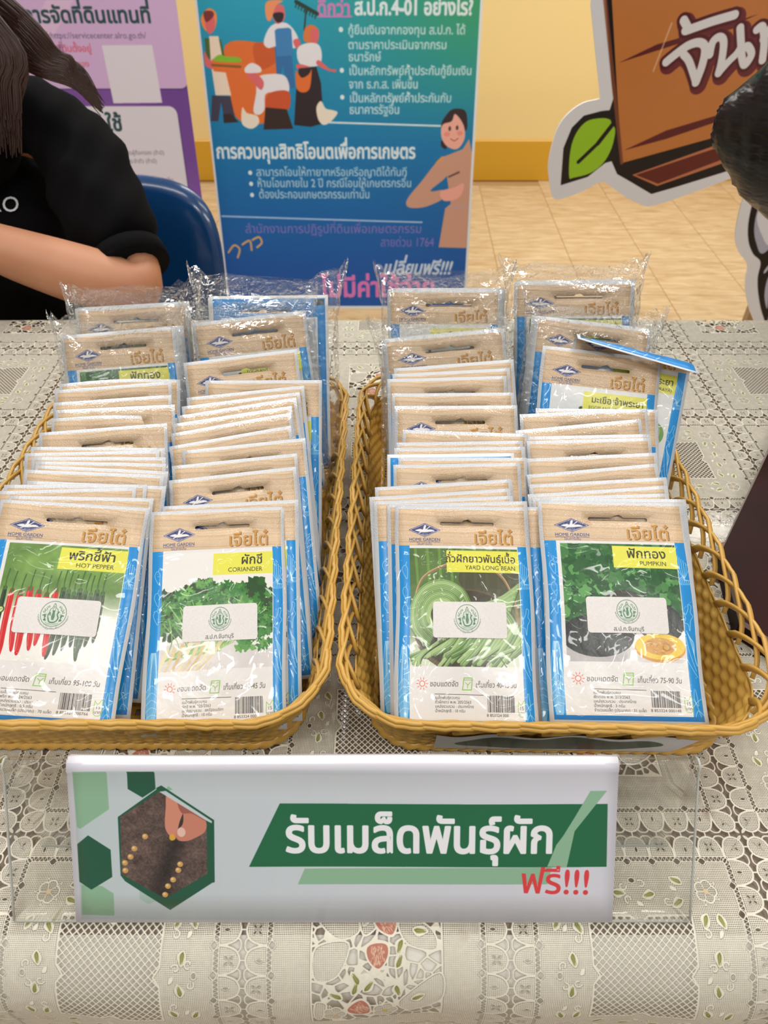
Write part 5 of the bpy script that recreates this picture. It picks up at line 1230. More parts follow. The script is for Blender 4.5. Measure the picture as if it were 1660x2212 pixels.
for row, (main, L) in ROWS.items():
    nb = len(L); PV = None
    for idx, (u0, v0, u1, v1, kind, style, ex) in enumerate(L):
        k = nb - idx; dz = 0; dt = 0
        T, tilt = frame_of((u0 + u1) / 2, (v0 + v1) / 2, dz, dt)
        roll = math.atan2(v0 - v1, u1 - u0)
        if ex == 'fold': roll *= .62
        if ex == 'front': tilt += math.radians(3.5)
        if PV is not None: T = in_front(PV[:2], T, tilt, roll, .0006 + (.0013 if style == 'full' else 0) + (.0013 if PV[2] == 'full' else 0) + (.0015 if 'curl' in (style, PV[2]) else 0))

        PV = (T, np.array([0, -math.cos(tilt), math.sin(tilt)]), style)
        M = packet_matrix(T, tilt, roll, flip=(ex == 'back'))
        Zd = (T - CAM) @ np.array([0, CT, -ST]); sx_ = min(1.03, max(.90, math.hypot(u1 - u0, v1 - v0) * Zd / F / W_)); M = M @ Matrix.Scale(sx_, 4, (1, 0, 0))
        if ex == 'fold': M = M @ Matrix.Translation((0, .020, .003))
        if ex == 'front': lab = FRONTL[main]
        elif ex == 'bag': lab = 'front %s packet of the %s bagged bundle, %s' % (kind, 'rearmost' if idx == 0 else 'second', row)
        elif ex == 'fold': lab = 'seed packet with its top folded forward showing blue, behind the eggplant packet'
        elif ex == 'back': lab = 'reversed seed packet showing a thin blue top line, left row of right basket'
        elif style == 'curl': lab = 'seed packet with right corner curled back, %s from front, %s' % (ORD[k], row)
        elif kind == 'eggplant': lab = 'eggplant seed packet with yellow name panel, tilted, right basket\'s right row'
        else: lab = 'wood-print topped seed packet, %s from front, %s' % (ORD[k], row)
        put_packet(kind, style, M, lab, 'seed packets in the ' + row, {'pepper': False, 'coriander': True, 'bean': False, 'pumpkin': True}[main] if ex == 'front' else None)
        if ex == 'bag': BAGS.append((row, idx, M, kind, T, tilt, roll))
# ------------------------------------------------------------------ bagged bundles: packets behind the front one, and the clear bag round them
M_film = film('clear_bag_film', .96, .045, .06, (190, 1.0, .009), .9)
bag_i = 0
def clear_bag(M, w, h, t, seed, label, ears=(.012, .014), x_off=0.0, zc=-.006):
    rnd = random.Random(seed); NU, NV = 40, 30; V = []
    for j in range(NV + 1):
        f = j / NV; y = -.004 + (h + .004) * f
        pinch = 1 - max(0, (f - .86) / .14) ** 1.3; wid = w / 2 + (ears[0] * max(0, (f - .8) / .2) ** 1.5); th = max(.0006, t / 2 * pinch * (1 if f > .04 else f / .04 + .05))
        for i in range(NU):
            a = 2 * math.pi * i / NU; ca, sa = math.cos(a), math.sin(a)
            x = wid * math.copysign(abs(ca) ** .35, ca); z = th * math.copysign(abs(sa) ** .55, sa)
            k = .0016 if f > .05 else .0004
            x += rnd.uniform(-k, k) * .8; z += rnd.uniform(-k, k) * (.5 if sa > .2 else 1.2); yy = y + rnd.uniform(-k, k)
            if f > .85: yy += ears[1] * (abs(x) / wid) ** 4 * (f - .85) / .15 + .003 * math.sin(i * 1.7 + seed)
            V.append((x + x_off, yy, z + zc + t * .0))
    Fc = [(j * NU + i, j * NU + (i + 1) % NU, (j + 1) * NU + (i + 1) % NU, (j + 1) * NU + i) for j in range(NV) for i in range(NU)] + [tuple(range(NU))[::-1]]
    o = mesh_obj('clear_plastic_bag', V, Fc, M_film, None, True); o.matrix_world = M
    return tag(o, label, 'plastic bag', 'clear bags round the seed bundles')
for bi, (row, idx, M, kind, T, tilt, roll) in enumerate(BAGS):
    which = 'rearmost' if idx == 0 else 'second'
    nb = 5
    for q in range(1, nb + 1):
        M2 = M @ Matrix.Translation((.0009 * q * (1 if bi % 2 else -.4), .0006 * q, -.0026 * q - (.0008 if q == 1 else 0)))
        put_packet(kind, 'flat', M2, '%s packet back in the %s bagged bundle, %s' % (ORD[q + 1], which, row), 'packets stacked inside the %s bagged bundle, %s' % (which, row))
    nm = 'rearmost' if idx == 0 else 'second'
    if row == 'right row of the left basket': nm = 'large'
    clear_bag(M, .113, .164 if idx == 0 else .161, .024, 10 + bi, 'crinkled clear bag round the %s bundle, %s' % (nm, row), (.008, .009))
# bundle turned back to front (blue borders) behind the eggplant packet of the left basket
T, tilt = frame_of(579, 643); M = packet_matrix(T, tilt, math.atan2(2, 230), flip=True); M = Matrix.Translation((0, .004, .0)) @ M
for q in range(3):
    M2 = M @ Matrix.Translation((.0012 * q, -.0005 * q, .0022 * q))
    put_packet('coriander', 'flat', M2, 'seed packet turned back to front with a blue border, rear of left basket' if q == 0 else '%s turned packet behind the blue-bordered one, rear of left basket' % ORD[q + 1], 'turned packets at the rear of the left basket')
clear_bag(packet_matrix(T, tilt, .01), .118, .165, .020, 77, 'crinkled clear bag with pointed corners round the blue-bordered packets, left basket', (.010, .014), 0, 0.0)
# ------------------------------------------------------------------ sign in its clear holder
M_acr = film('clear_acrylic', .95, .03, .02, None, .45)
sg_b = (.1396, TZ + .0022); sg_t = (.1920, TZ + .0770)
sx0, sx1 = -.2050, .1695
def bent(path, x0, x1, th, nx=14, name='x', mat_=None, parent=None, uvf=None, wob=0.0):
    P = [np.array(p) for p in path]; n = len(P); V = []; UV = []; d = [0]
    for i in range(1, n): d.append(d[-1] + np.linalg.norm(P[i] - P[i - 1]))
    for s in (1, -1):
        for i in range(n):
            t = P[min(i + 1, n - 1)] - P[max(i - 1, 0)]; t = t / np.linalg.norm(t); nn = np.array([-t[1], t[0]])
            for k in range(nx + 1):
                f = k / nx; w = wob * math.sin(f * 9 + i * .3) * min(1, d[i] / .02)
                V.append((x0 + (x1 - x0) * f, P[i][0] + nn[0] * (s * th / 2 + w), P[i][1] + nn[1] * (s * th / 2 + w))); UV.append((f, d[i] / d[-1]))
    m = n * (nx + 1); Fc = []
    for i in range(n - 1):
        for k in range(nx):
            a = i * (nx + 1) + k; Fc += [(a, a + 1, a + nx + 2, a + nx + 1)[::-1], (m + a, m + a + 1, m + a + nx + 2, m + a + nx + 1)]
    for i in range(n - 1):
        for k in (0, nx):
            a = i * (nx + 1) + k; q = (a, a + nx + 1, m + a + nx + 1, m + a); Fc.append(q if k == nx else q[::-1])
    for i in (0, n - 1):
        for k in range(nx): a = i * (nx + 1) + k; q = (a, a + 1, m + a + 1, m + a); Fc.append(q if i == 0 else q[::-1])
    return mesh_obj(name, V, Fc, mat_, parent, True, UV)
tv = np.array([sg_t[0] - sg_b[0], sg_t[1] - sg_b[1]]); tvn = tv / np.linalg.norm(tv)
path = [np.array(sg_b) + tv * f for f in (0, .2, .4, .6, .8, .955)]
ridge_c = np.array(sg_t)
path += [ridge_c + np.array(q) for q in ((-.0022, -.0010), (.0000, .0010), (.0026, .0014), (.0046, -.0004), (.0052, -.0032))]
back = [np.array((.1975 - .017 * f, TZ + .0735 - .0720 * f)) for f in (0.02, .25, .5, .75, 1)]
hold = empty('sign_holder', (0, 0, 0)); tag(hold, 'clear acrylic tent sign holder standing in front of the baskets', 'sign holder')
hold.location = (-.018, .165, TZ + .002)
def ho(o, par=hold): o.parent = par; o.location = -par.location; return o
ho(bent(path, sx0, sx1, .0012, 10, 'front_panel', M_acr)); ho(bent([path[-1]] + back, sx0, sx1, .0012, 10, 'back_panel', M_acr))
M_aedge = mat('bright_acrylic_edge', rgb(190, 192, 184), .15, coat=.5)
b = MB(); b.tube([(sx1 + .0004, p[0], p[1]) for p in path], .0007, 6); ho(b.build('edge', M_aedge, None, True))
b = MB(); b.tube([(sx0 - .0004, p[0], p[1]) for p in path], .0007, 6); ho(b.build('edge', M_aedge, None, True))
b = MB(); b.tube([(sx0, path[0][0], path[0][1] - .0006), (sx1, path[0][0], path[0][1] - .0006)], .0008, 6); ho(b.build('edge', M_aedge, None, True))
b = MB(); b.tube([(sx0, back[-1][0], back[-1][1]), (sx1, back[-1][0], back[-1][1])], .0007, 6); ho(b.build('edge', M_aedge, None, True))
M_pap = mat('printed_sign_paper', rough=.32, coat=.25)
sa_ = sign_art(); full = np.ones((430, 1188, 3), 'f4') * np.array(rgb(236, 235, 242), 'f4'); full[30:] = sa_
t = img_node(M_pap, make_image('sign_print', full)); lk(M_pap, t.outputs[0], bsdf(M_pap).inputs['Base Color'])
nrm = np.array([-tvn[1], tvn[0]])
ppath = [p + nrm * .0016 for p in path[:6]] + [ridge_c + np.array(q) for q in ((-.0034, -.0002), (-.0006, .0024), (.0030, .0030), (.0056, .0006))]
ppath[0] = ppath[0] + tvn * .0006
pp = bent(ppath, -.1703, .1262, .0003, 30, 'paper_sign', M_pap, None, wob=.0004)
tag(pp, 'white paper sign with green banner, hexagon photo of seeds and red word', 'sign'); 
# ------------------------------------------------------------------ banners on X stands
M_pole = mat('dark_stand_pole', rgb(40, 40, 44), .4)
def banner(sh, art, name, label):
    root = empty(name, tuple(sh.p0 * np.array([1, 1, 0]))); tag(root, label, 'banner')
    m = mat('printed_vinyl_' + name, rough=.45); t = img_node(m, make_image(name + '_print', art)); lk(m, t.outputs[0], bsdf(m).inputs['Base Color'])
    V = []; UV = []; NX, NY = 8, 20
    for s in (0, 1):
        for j in range(NY + 1):
            for i in range(NX + 1):
                f, g = i / NX, j / NY
                p = sh.p0 + sh.ex * (f - .5) * sh.w + sh.ey * g * sh.L + sh.n * (.004 * math.sin(math.pi * f) - s * .0008)
                V.append(p - np.array(root.location)); UV.append((f, g))
    m_ = (NX + 1) * (NY + 1); Fc = []
    for j in range(NY):
        for i in range(NX): a = j * (NX + 1) + i; q = (a, a + 1, a + NX + 2, a + NX + 1); Fc += [q, tuple(x + m_ for x in q[::-1])]
    mesh_obj('printed_sheet', V, Fc, m, root, True, UV)
    P = lambda f, g, d: sh.p0 + sh.ex * (f - .5) * sh.w + sh.ey * g * sh.L - sh.n * d - np.array(root.location)
    for a, c in (((.04, .01), (.96, .99)), ((.96, .01), (.04, .99))):
        b = MB(); b.tube([P(*a, .004), P(.5 + (a[0] - .5) * .05, .5, .03), P(*c, .004)], .006, 8); b.build('pole', M_pole, root, True)
    hub = P(.5, .42, .04)
    for x in (-.3, .3): 
        f = P(.5 + x * 1.2, 0, 0); b = MB(); b.tube([hub, np.array([f[0], f[1] + .03, .010])], .006, 8); b.build('foot', M_pole, root, True)
    b = MB(); b.tube([hub, np.array([hub[0], hub[1] + .42, .010])], .006, 8); b.build('foot', M_pole, root, True)
    for a in ((.04, .01), (.96, .01), (.04, .99), (.96, .99)):
        b = MB(); b.tube([P(*a, .003), P(*a, -.003)], .007, 10); b.build('grommet', M_pole, root, True)
banner(BLUE, blue_banner_art(), 'blue_banner', 'blue and green standing banner with farmers and white lettering, behind the table')
banner(PURP, purple_banner_art(), 'purple_banner', 'purple standing banner with pink and white text panels, behind the seated person')
# ------------------------------------------------------------------ cut-out boards on the right
M_foam = mat('white_foam_board_edge', rgb(236, 234, 226), .6)
def cutout(sh, pts, art, px, name, th=.005):
    m = mat('printed_' + name, rough=.3, coat=.2); t = img_node(m, make_image(name + '_print', art)); lk(m, t.outputs[0], bsdf(m).inputs['Base Color'])
    P = [Vector(p) for p in pts]
    vs, _, fs, _, _, _ = delaunay_2d_cdt(P, [(i, (i + 1) % len(P)) for i in range(len(P))], [], 1, 1e-6)
    V = []; UV = []; n = len(vs)
    for s in (0, 1):
        for p in vs:
            q = sh.p0 + sh.ex * (p.x - sh.w / 2) + sh.ey * p.y + np.array([0, th * s, 0]); V.append(q); UV.append((p.x / sh.w, p.y / sh.L))
    Fc = []; mi = []
    for f in fs:
        f = tuple(f); c = (vs[f[1]] - vs[f[0]]).cross(vs[f[2]] - vs[f[0]])
        if c < 0: f = f[::-1]
        Fc += [f, tuple(i + n for i in f[::-1])]; mi += [0, 1]
    for i in range(len(P)): a, b_ = i, (i + 1) % len(P); Fc.append((a, b_, b_ + n, a + n)); mi.append(1)
    return mesh_obj(name, V, Fc, [m, M_foam], None, False, UV, mi)
st = tag(empty('cutout_standee', (1.05, 1.5, 0)), 'large cut-out standee with a brown wooden name board and a green leaf', 'standee')
so = [tuple(p) for p in spl([sgn(*p) for p in SIGN_OUT[1:-1]], 4)]
so = [(sgn(1270, -60)[0], 1.08)] + so + [(1.29, 1.08)]
so = [(min(x, 1.292), y) for x, y in so]
seen = []; 
for p in so:
    if not seen or math.dist(p, seen[-1]) > 1e-4: seen.append(p)
o = cutout(SGN, seen, board_art(), KX, 'sign_board'); o.parent = st; o.location = -st.location
fo = [fig(*p) for p in FIG_OUT]; fo = [tuple(p) for p in spl(fo, 4, True)]
fo = [(min(max(x, .01), .79), max(y, .03)) for x, y in fo]
seen = []
for p in fo:
    if not seen or math.dist(p, seen[-1]) > 2e-3: seen.append(p)
o = cutout(FIG, seen, figure_art(), 700, 'figure_board'); o.parent = st; o.location = -st.location; o['label'] = 'lower cut-out piece outlined in black'
M_wd = mat('plain_batten', rgb(170, 140, 100), .6)
for x in (.85, 1.25):
    b = MB(); b.box(x - .015, x + .015, 1.507, 1.527, 0, 1.5); o = b.build('batten', M_wd, st); o.location = -st.location
for x in (.85, 1.25):
    b = MB(); b.box(x - .015, x + .015, 1.40, 1.80, 0, .02); o = b.build('foot', M_wd, st); o.location = -st.location
# ------------------------------------------------------------------ blue chair behind the seated person
M_blue = mat('glossy_blue_plastic', rgb(14, 62, 112), .22, coat=.4); M_chr = mat('chair_metal', rgb(150, 150, 155), .3, metal=.9)
ch = tag(empty('plastic_chair', (-.525, 1.06, 0)), 'glossy dark blue plastic chair under the seated person', 'chair')
def shell(fn, nu, nv, th, name):
    V = []
    for s in (0, 1):
        for j in range(nv + 1):
            for i in range(nu + 1): V.append(fn(i / nu, j / nv, s * th))
    m = (nu + 1) * (nv + 1); Fc = []
    for j in range(nv):
        for i in range(nu): a = j * (nu + 1) + i; q = (a, a + 1, a + nu + 2, a + nu + 1); Fc += [q, tuple(x + m for x in q[::-1])]
    for i in range(nu):
        for j0 in (0, nv): a = j0 * (nu + 1) + i; Fc.append((a, a + 1, a + 1 + m, a + m))
    for j in range(nv):
        for i0 in (0, nu): a = j * (nu + 1) + i0; Fc.append((a, a + nu + 1, a + nu + 1 + m, a + m))
    bm = bmesh.new(); me = bpy.data.meshes.new(name); me.from_pydata([tuple(v) for v in V], [], Fc); bm.from_mesh(me); bmesh.ops.recalc_face_normals(bm, faces=bm.faces); bm.to_mesh(me); bm.free()
    me.polygons.foreach_set('use_smooth', [True] * len(me.polygons)); me.materials.append(M_blue)
    o = bpy.data.objects.new(name, me); link(o, ch); return o
def sq_(f, g, w, h, n=4.5):      # square disc -> rounded rectangle
    x, y = 2 * f - 1, 2 * g - 1; 
    k = max(abs(x), abs(y)) / ((abs(x) ** n + abs(y) ** n) ** (1 / n) + 1e-9) if (x or y) else 1
    return x * k * w / 2, y * k * h / 2
def f_back(f, g, t):
    x, z = sq_(f, g, .47, .40); ed = max(abs(2 * f - 1), abs(2 * g - 1)); lip = .012 * max(0, (ed - .86) / .14)
    return (x, .20 + .10 * (x / .235) ** 2 * -.4 + .06 * (z / .2) + t - lip * 0 + lip, .585 + z)
def f_seat(f, g, t):
    x, y = sq_(f, g, .45, .42); ed = max(abs(2 * f - 1), abs(2 * g - 1)); return (x, y, .44 - .012 * (1 - (x / .225) ** 2) + .008 * max(0, (ed - .86) / .14) - t)
shell(f_back, 24, 20, .004, 'backrest'); shell(f_seat, 20, 20, .004, 'seat')
for sx in (-1, 1):
    b = MB(); b.tube([(sx * .19, -.17, .42), (sx * .21, -.20, 0)], .011, 10); b.build('leg', M_chr, ch, True)
    b = MB(); b.tube([(sx * .19, .17, .42), (sx * .21, .22, 0)], .011, 10); b.build('leg', M_chr, ch, True)
    b = MB(); b.tube([(sx * .16, .15, .425), (sx * .16, .215, .47), (sx * .16, .235, .62)], .010, 10); b.build('bracket', M_chr, ch, True)
# ------------------------------------------------------------------ dark wooden stand and the black bag on it
M_mah = mat('dark_mahogany', rgb(46, 14, 12), .5, .12); add_noise_color(M_mah, rgb(26, 8, 8), rgb(48, 16, 13), 9, 5, 'Object', (1, 1, 8))
M_mah_glint = mat('mahogany_edge_highlight', rgb(120, 104, 100), .3, coat=.4)  # pale chamfer colour paints in the highlight along the base's edge
sd = tag(empty('display_stand', (.52, .55, TZ)), 'dark mahogany stand with an angled base beside the right basket', 'display stand')
hull = [(.2640, .337), (.277, .413), (.42, .62), (.50, .86), (.80, .86), (.84, .42), (.70, .24), (.45, .215), (.315, .265)]
hull = [(.2655, .337), (.278, .413), (.392, .580), (.50, .74), (.66, .80), (.80, .72), (.84, .42), (.70, .24), (.45, .215), (.325, .265)]
b = MB(); n = len(hull)
rings = [(0.0025, 0), (.017, 0), (.0195, .0022)]
cx0, cy0 = .52, .55
V = []
for z, ins in rings:
    for x, y in hull: d = math.hypot(x - cx0, y - cy0); V.append((x - cx0 - (x - cx0) / d * ins, y - cy0 - (y - cy0) / d * ins, z))
Fc = [(r * n + (i + 1) % n, r * n + i, (r + 1) * n + i, (r + 1) * n + (i + 1) % n) for r in range(2) for i in range(n)] + [tuple(2 * n + i for i in range(n))[::-1], tuple(range(n))]
bsm = mesh_obj('base', V, Fc, [M_mah, M_mah_glint], sd, False, None, [0] * n + [1] * n + [0, 0])
b = MB(); b.box(.06, .22, .14, .26, .0195, .150, b=.004); b.build('post', M_mah, sd)
b = MB(); b.box(.005, .30, .10, .33, .150, .166, b=.003); b.build('shelf', M_mah, sd)
M_blk = mat('shiny_black_plastic', rgb(14, 12, 15), .3, .4); add_noise_color(M_blk, rgb(10, 9, 12), rgb(58, 38, 30), 12, 4, 'Object', (1, 1, 1), .5, .45, .8); add_bump(M_blk, 18, .5, .012, 'Object', (1, 1, 2.5), 3)
def lump(name, fn, nu, nv, m, seed, amp, par=None):
    rnd = random.Random(seed); V = []
    for j in range(nv + 1):
        for i in range(nu):
            a = 2 * math.pi * i / nu; p = np.array(fn(a, j / nv)); V.append(tuple(p + np.array([rnd.uniform(-1, 1), rnd.uniform(-1, 1), rnd.uniform(-1, 1)]) * amp * (1 if 0 < j < nv else 0)))
    Fc = [(j * nu + i, j * nu + (i + 1) % nu, (j + 1) * nu + (i + 1) % nu, (j + 1) * nu + i) for j in range(nv) for i in range(nu)] + [tuple(range(nu))[::-1], tuple(nv * nu + i for i in range(nu))]
    return mesh_obj(name, V, Fc, m, par, True)
pts = [(at_y(1545, 266, .80), .012), (at_y(1553, 266, .80), .028), (at_y(1600, 270, .80), .062), (at_y(1645, 266, .80), .098), (at_y(1700, 268, .80), .12), (at_y(1770, 330, .80), .118), (at_y(1900, 345, .80), .105), (at_y(1990, 350, .80), .04)]
PA = spl([tuple(p) + (r,) for p, r in pts], 4)
def fb(a, f):
    q = PA[int(round(f * (len(PA) - 1)))]; r = q[3] * 1.0
    z = q[2] + r * (.72 if math.sin(a) > 0 else .70) * math.sin(a); return (q[0] * (1 + r * .42 * math.cos(a) / .80) + .06 * r * math.sin(a * 2), .80 + r * .42 * math.cos(a), max(z, TZ + .1665) if q[0] > .51 else z)
bb = lump('black_plastic_bag', fb, 26, len(PA) - 1, M_blk, 4, .0016)
tag(bb, 'crumpled shiny black plastic bag jutting in at the upper right', 'bag')
# ------------------------------------------------------------------ the seated person
M_skin = mat('warm_skin', rgb(206, 146, 112), .5, sub=.08); add_noise_color(M_skin, rgb(184, 124, 90), rgb(200, 142, 108), 9, 3)
M_shirt = mat('black_knit_polo', rgb(10, 9, 11), .9, .12); add_bump(M_shirt, 700, .3, .0006)
M_trou = mat('black_trousers', rgb(20, 20, 24), .8)
M_hair = mat('dark_brown_hair', rgb(58, 34, 27), .38, .6)
M_shoe = mat('black_shoes', rgb(20, 18, 18), .4)
def grow(name, nodes, edges, m, parent=None, root=0, lv=2):
    me = bpy.data.meshes.new(name); me.from_pydata([n[0] for n in nodes], edges, []); o = bpy.data.objects.new(name, me); COL.objects.link(o)
    sk = o.modifiers.new('s', 'SKIN'); sk.use_smooth_shade = True; sk.branch_smoothing = .6; o.modifiers.new('d', 'SUBSURF').levels = lv; o.modifiers['d'].render_levels = lv
    for i, n in enumerate(nodes):
        r = n[1] if hasattr(n[1], '__len__') else (n[1], n[1]); me.skin_vertices[0].data[i].radius = r; me.skin_vertices[0].data[i].use_root = (i == root)
    bpy.context.view_layer.update()
    em = bpy.data.meshes.new_from_object(o.evaluated_get(bpy.context.evaluated_depsgraph_get())); bpy.data.objects.remove(o)
    em.materials.clear(); em.materials.append(m); em.polygons.foreach_set('use_smooth', [True] * len(em.polygons))
    r = bpy.data.objects.new(name, em); link(r, parent); return r
A = lambda u, v, y: tuple(at_y(u, v, y))
hip = (-.585, 1.10, .52)
nl = A(172, 322, 1.06)                      # her left shoulder (right in the picture)
ml = A(222, 455, 1.00); el = A(322, 636, .905); fl = A(160, 590, .885); f2 = A(20, 545, .875); wl = A(-120, 492, .865)
chest = (-.60, 1.10, .84); nk = (-.615, 1.08, 1.00); hd = (-.62, 1.05, 1.10); sr = (-.775, 1.08, .93)
er = (-.84, .95, .80); wr = (-.70, .84, .855)
N = [(hip, (.12, .085)), ((-.59, 1.11, .66), (.09, .07)), (chest, (.08, .06)), ((-.605, 1.10, .94), (.045, .04)), (nk, .048), (hd, .05), ((-.62, 1.04, 1.16), (.066, .078)), ((-.62, 1.045, 1.23), (.07, .082)), ((-.62, 1.055, 1.27), (.04, .05)),
     (nl, .030), (ml, .040), (el, .043), (fl, .041), (f2, .034), (wl, .022), (sr, .034), ((-.81, 1.02, .86), .045), (er, .038), ((-.77, .89, .83), .033), (wr, .022),
     ((-.50, 1.06, .50), .085), ((-.49, .72, .50), .062), ((-.49, .70, .28), .048), ((-.49, .72, .09), .032), ((-.49, .63, .05), .034),
     ((-.67, 1.06, .50), .085), ((-.68, .72, .50), .062), ((-.68, .70, .28), .048), ((-.68, .72, .09), .032), ((-.68, .63, .05), .034)]
Ed = [(0, 1), (1, 2), (2, 3), (3, 4), (4, 5), (5, 6), (6, 7), (7, 8), (3, 9), (9, 10), (10, 11), (11, 12), (12, 13), (13, 14), (3, 15), (15, 16), (16, 17), (17, 18), (18, 19),
      (0, 20), (20, 21), (21, 22), (22, 23), (23, 24), (0, 25), (25, 26), (26, 27), (27, 28), (28, 29)]
per = tag(empty('person', (-.585, 1.06, 0)), 'person in a black polo shirt with long brown hair, resting an arm on the table', 'person')
def pa(o): o.location = -per.location; return o
pa(grow('body', N, Ed, M_skin, per, 0, 2))
# hands: palm with four fingers and a thumb, fingers softly curled, rooted in the palm
def hand(name, w, d, side):
    w = np.array(w); d = np.array(d) / np.linalg.norm(d); up = np.array([0, 0, 1.0]); sd_ = np.cross(d, up); sd_ /= np.linalg.norm(sd_); nodes = [(tuple(w - d * .01), .021), (tuple(w + d * .03), (.030, .014)), (tuple(w + d * .065), (.034, .013))]; e = [(0, 1), (1, 2)]
    for k, (L, o) in enumerate(((.070, -.030), (.078, -.010), (.073, .011), (.058, .030))):
        p = w + d * .07 + sd_ * o; i = len(nodes); nodes += [(tuple(p), .0095), (tuple(p + d * L * .45 - up * .004), .0088), (tuple(p + d * L * .75 - up * .013), .0080), (tuple(p + d * L * .95 - up * .026), .0070)]; e += [(2, i), (i, i + 1), (i + 1, i + 2), (i + 2, i + 3)]
    p = w + d * .022 + sd_ * (.026 * side); i = len(nodes); nodes += [(tuple(p), .012), (tuple(p + d * .028 + sd_ * .022 * side), .0105), (tuple(p + d * .055 + sd_ * .03 * side - up * .006), .0088)]; e += [(1, i), (i, i + 1), (i + 1, i + 2)]
    return pa(grow(name, nodes, e, M_skin, per, 1, 2))
hand('hand', wl, np.array(wl) - np.array(f2) + np.array([0, 0, -.02]), 1); hand('hand', wr, np.array([.75, -.1, -.28]), -1)
SH = [((-.585, 1.10, .50), (.155, .125)), ((-.59, 1.10, .62), (.15, .115)), ((-.595, 1.095, .78), (.160, .122)), ((-.605, 1.09, .90), (.135, .095)), ((-.612, 1.085, .975), (.060, .056)),
      (tuple(np.array(nl) + np.array([0, 0, .0])), .066), (tuple(A(206, 410, 1.01)), .066), (tuple(A(248, 508, .965)), .062), (tuple(A(278, 558, .935)), .054), (sr, .072), ((-.81, 1.02, .86), .066), ((-.83, .975, .82), .062)]
SH.append((tuple(A(70, 212, 1.075)), .062)); SH.append((tuple(A(30, 330, 1.07)), .095)); SE = [(2, 13), (0, 1), (1, 2), (2, 3), (3, 4), (3, 12), (12, 5), (5, 6), (6, 7), (7, 8), (3, 9), (9, 10), (10, 11)]
shirt = pa(grow('polo_shirt', SH, SE, M_shirt, per, 2, 3))
for v in shirt.data.vertices:       # soft cloth folds
    c = v.co; v.co += v.normal * (.0035 * math.sin(c.x * 55 + c.z * 70) * math.sin(c.z * 38 + c.y * 30) + .002 * math.sin(c.x * 120 - c.z * 90))
# rib cuff at the sleeve end
ca_ = np.array(A(274, 550, .94)); cb_ = np.array(A(287, 580, .925)); ax = (cb_ - ca_) / np.linalg.norm(cb_ - ca_)
b = MB(); b.tube([ca_, ca_ * .5 + cb_ * .5, cb_, cb_ - ax * .002], [.0500, .0515, .0512, .044], 28); c_ = pa(b.build('sleeve_cuff', M_shirt, per, True))
b = MB(); b.tube([(-.612 + .060 * math.cos(a), 1.078 + .058 * math.sin(a), .985 + .012 * math.sin(a)) for a in np.linspace(0, 2 * math.pi, 25)[:-1]], .012, 8, closed=True); pa(b.build('collar', M_shirt, per, True))
pa(grow('trousers', [((-.585, 1.10, .53), (.150, .115)), ((-.50, 1.05, .50), .10), ((-.49, .72, .50), .076), ((-.49, .70, .28), .062), ((-.49, .715, .10), .056), ((-.67, 1.05, .50), .10), ((-.68, .72, .50), .076), ((-.68, .70, .28), .062), ((-.68, .715, .10), .056)], [(0, 1), (1, 2), (2, 3), (3, 4), (0, 5), (5, 6), (6, 7), (7, 8)], M_trou, per, 0, 2))
for x in (-.49, -.68): pa(grow('shoe', [((x, .735, .05), .045), ((x, .66, .042), .044), ((x, .58, .035), (.040, .034))], [(0, 1), (1, 2)], M_shoe, per, 0, 2))
# face and head details (the head itself is above the picture)
hx, hy, hz = -.62, 1.045, 1.19
M_eye = mat('eye_white', rgb(240, 238, 234), .2); M_lip = mat('lips', rgb(190, 90, 90), .4); M_iris = mat('dark_iris', rgb(30, 20, 16), .15)
for s in (-1, 1):
    b = MB(); b.tube([(hx + s * .030, hy - .070 + q, hz + .005) for q in (0, .004, .010, .016)], [.003, .010, .012, .006], 12); e_ = pa(b.build('eye', M_eye, per, True))
    b = MB(); b.tube([(hx + s * .030, hy - .0715, hz + .005), (hx + s * .030, hy - .068, hz + .005)], .0052, 12); i_ = b.build('iris', M_iris, e_, True)
    pa(grow('ear', [((hx + s * .071, hy, hz + .018), .008), ((hx + s * .076, hy + .006, hz), .009), ((hx + s * .071, hy, hz - .022), .007)], [(0, 1), (1, 2)], M_skin, per, 1, 1))
    b = MB(); b.tube([(hx + s * .014, hy - .076, hz + .024), (hx + s * .032, hy - .076, hz + .029), (hx + s * .048, hy - .064, hz + .023)], [.002, .003, .0015], 6); pa(b.build('eyebrow', M_hair, per, True))
pa(grow('nose', [((hx, hy - .070, hz + .01), .006), ((hx, hy - .081, hz - .018), .0085), ((hx, hy - .072, hz - .026), .008)], [(0, 1), (1, 2)], M_skin, per, 1, 2))
b = MB(); b.tube([(hx - .024, hy - .062, hz - .046), (hx, hy - .078, hz - .048), (hx + .024, hy - .062, hz - .046)], [.002, .0065, .002], 8); pa(b.build('mouth', M_lip, per, True))
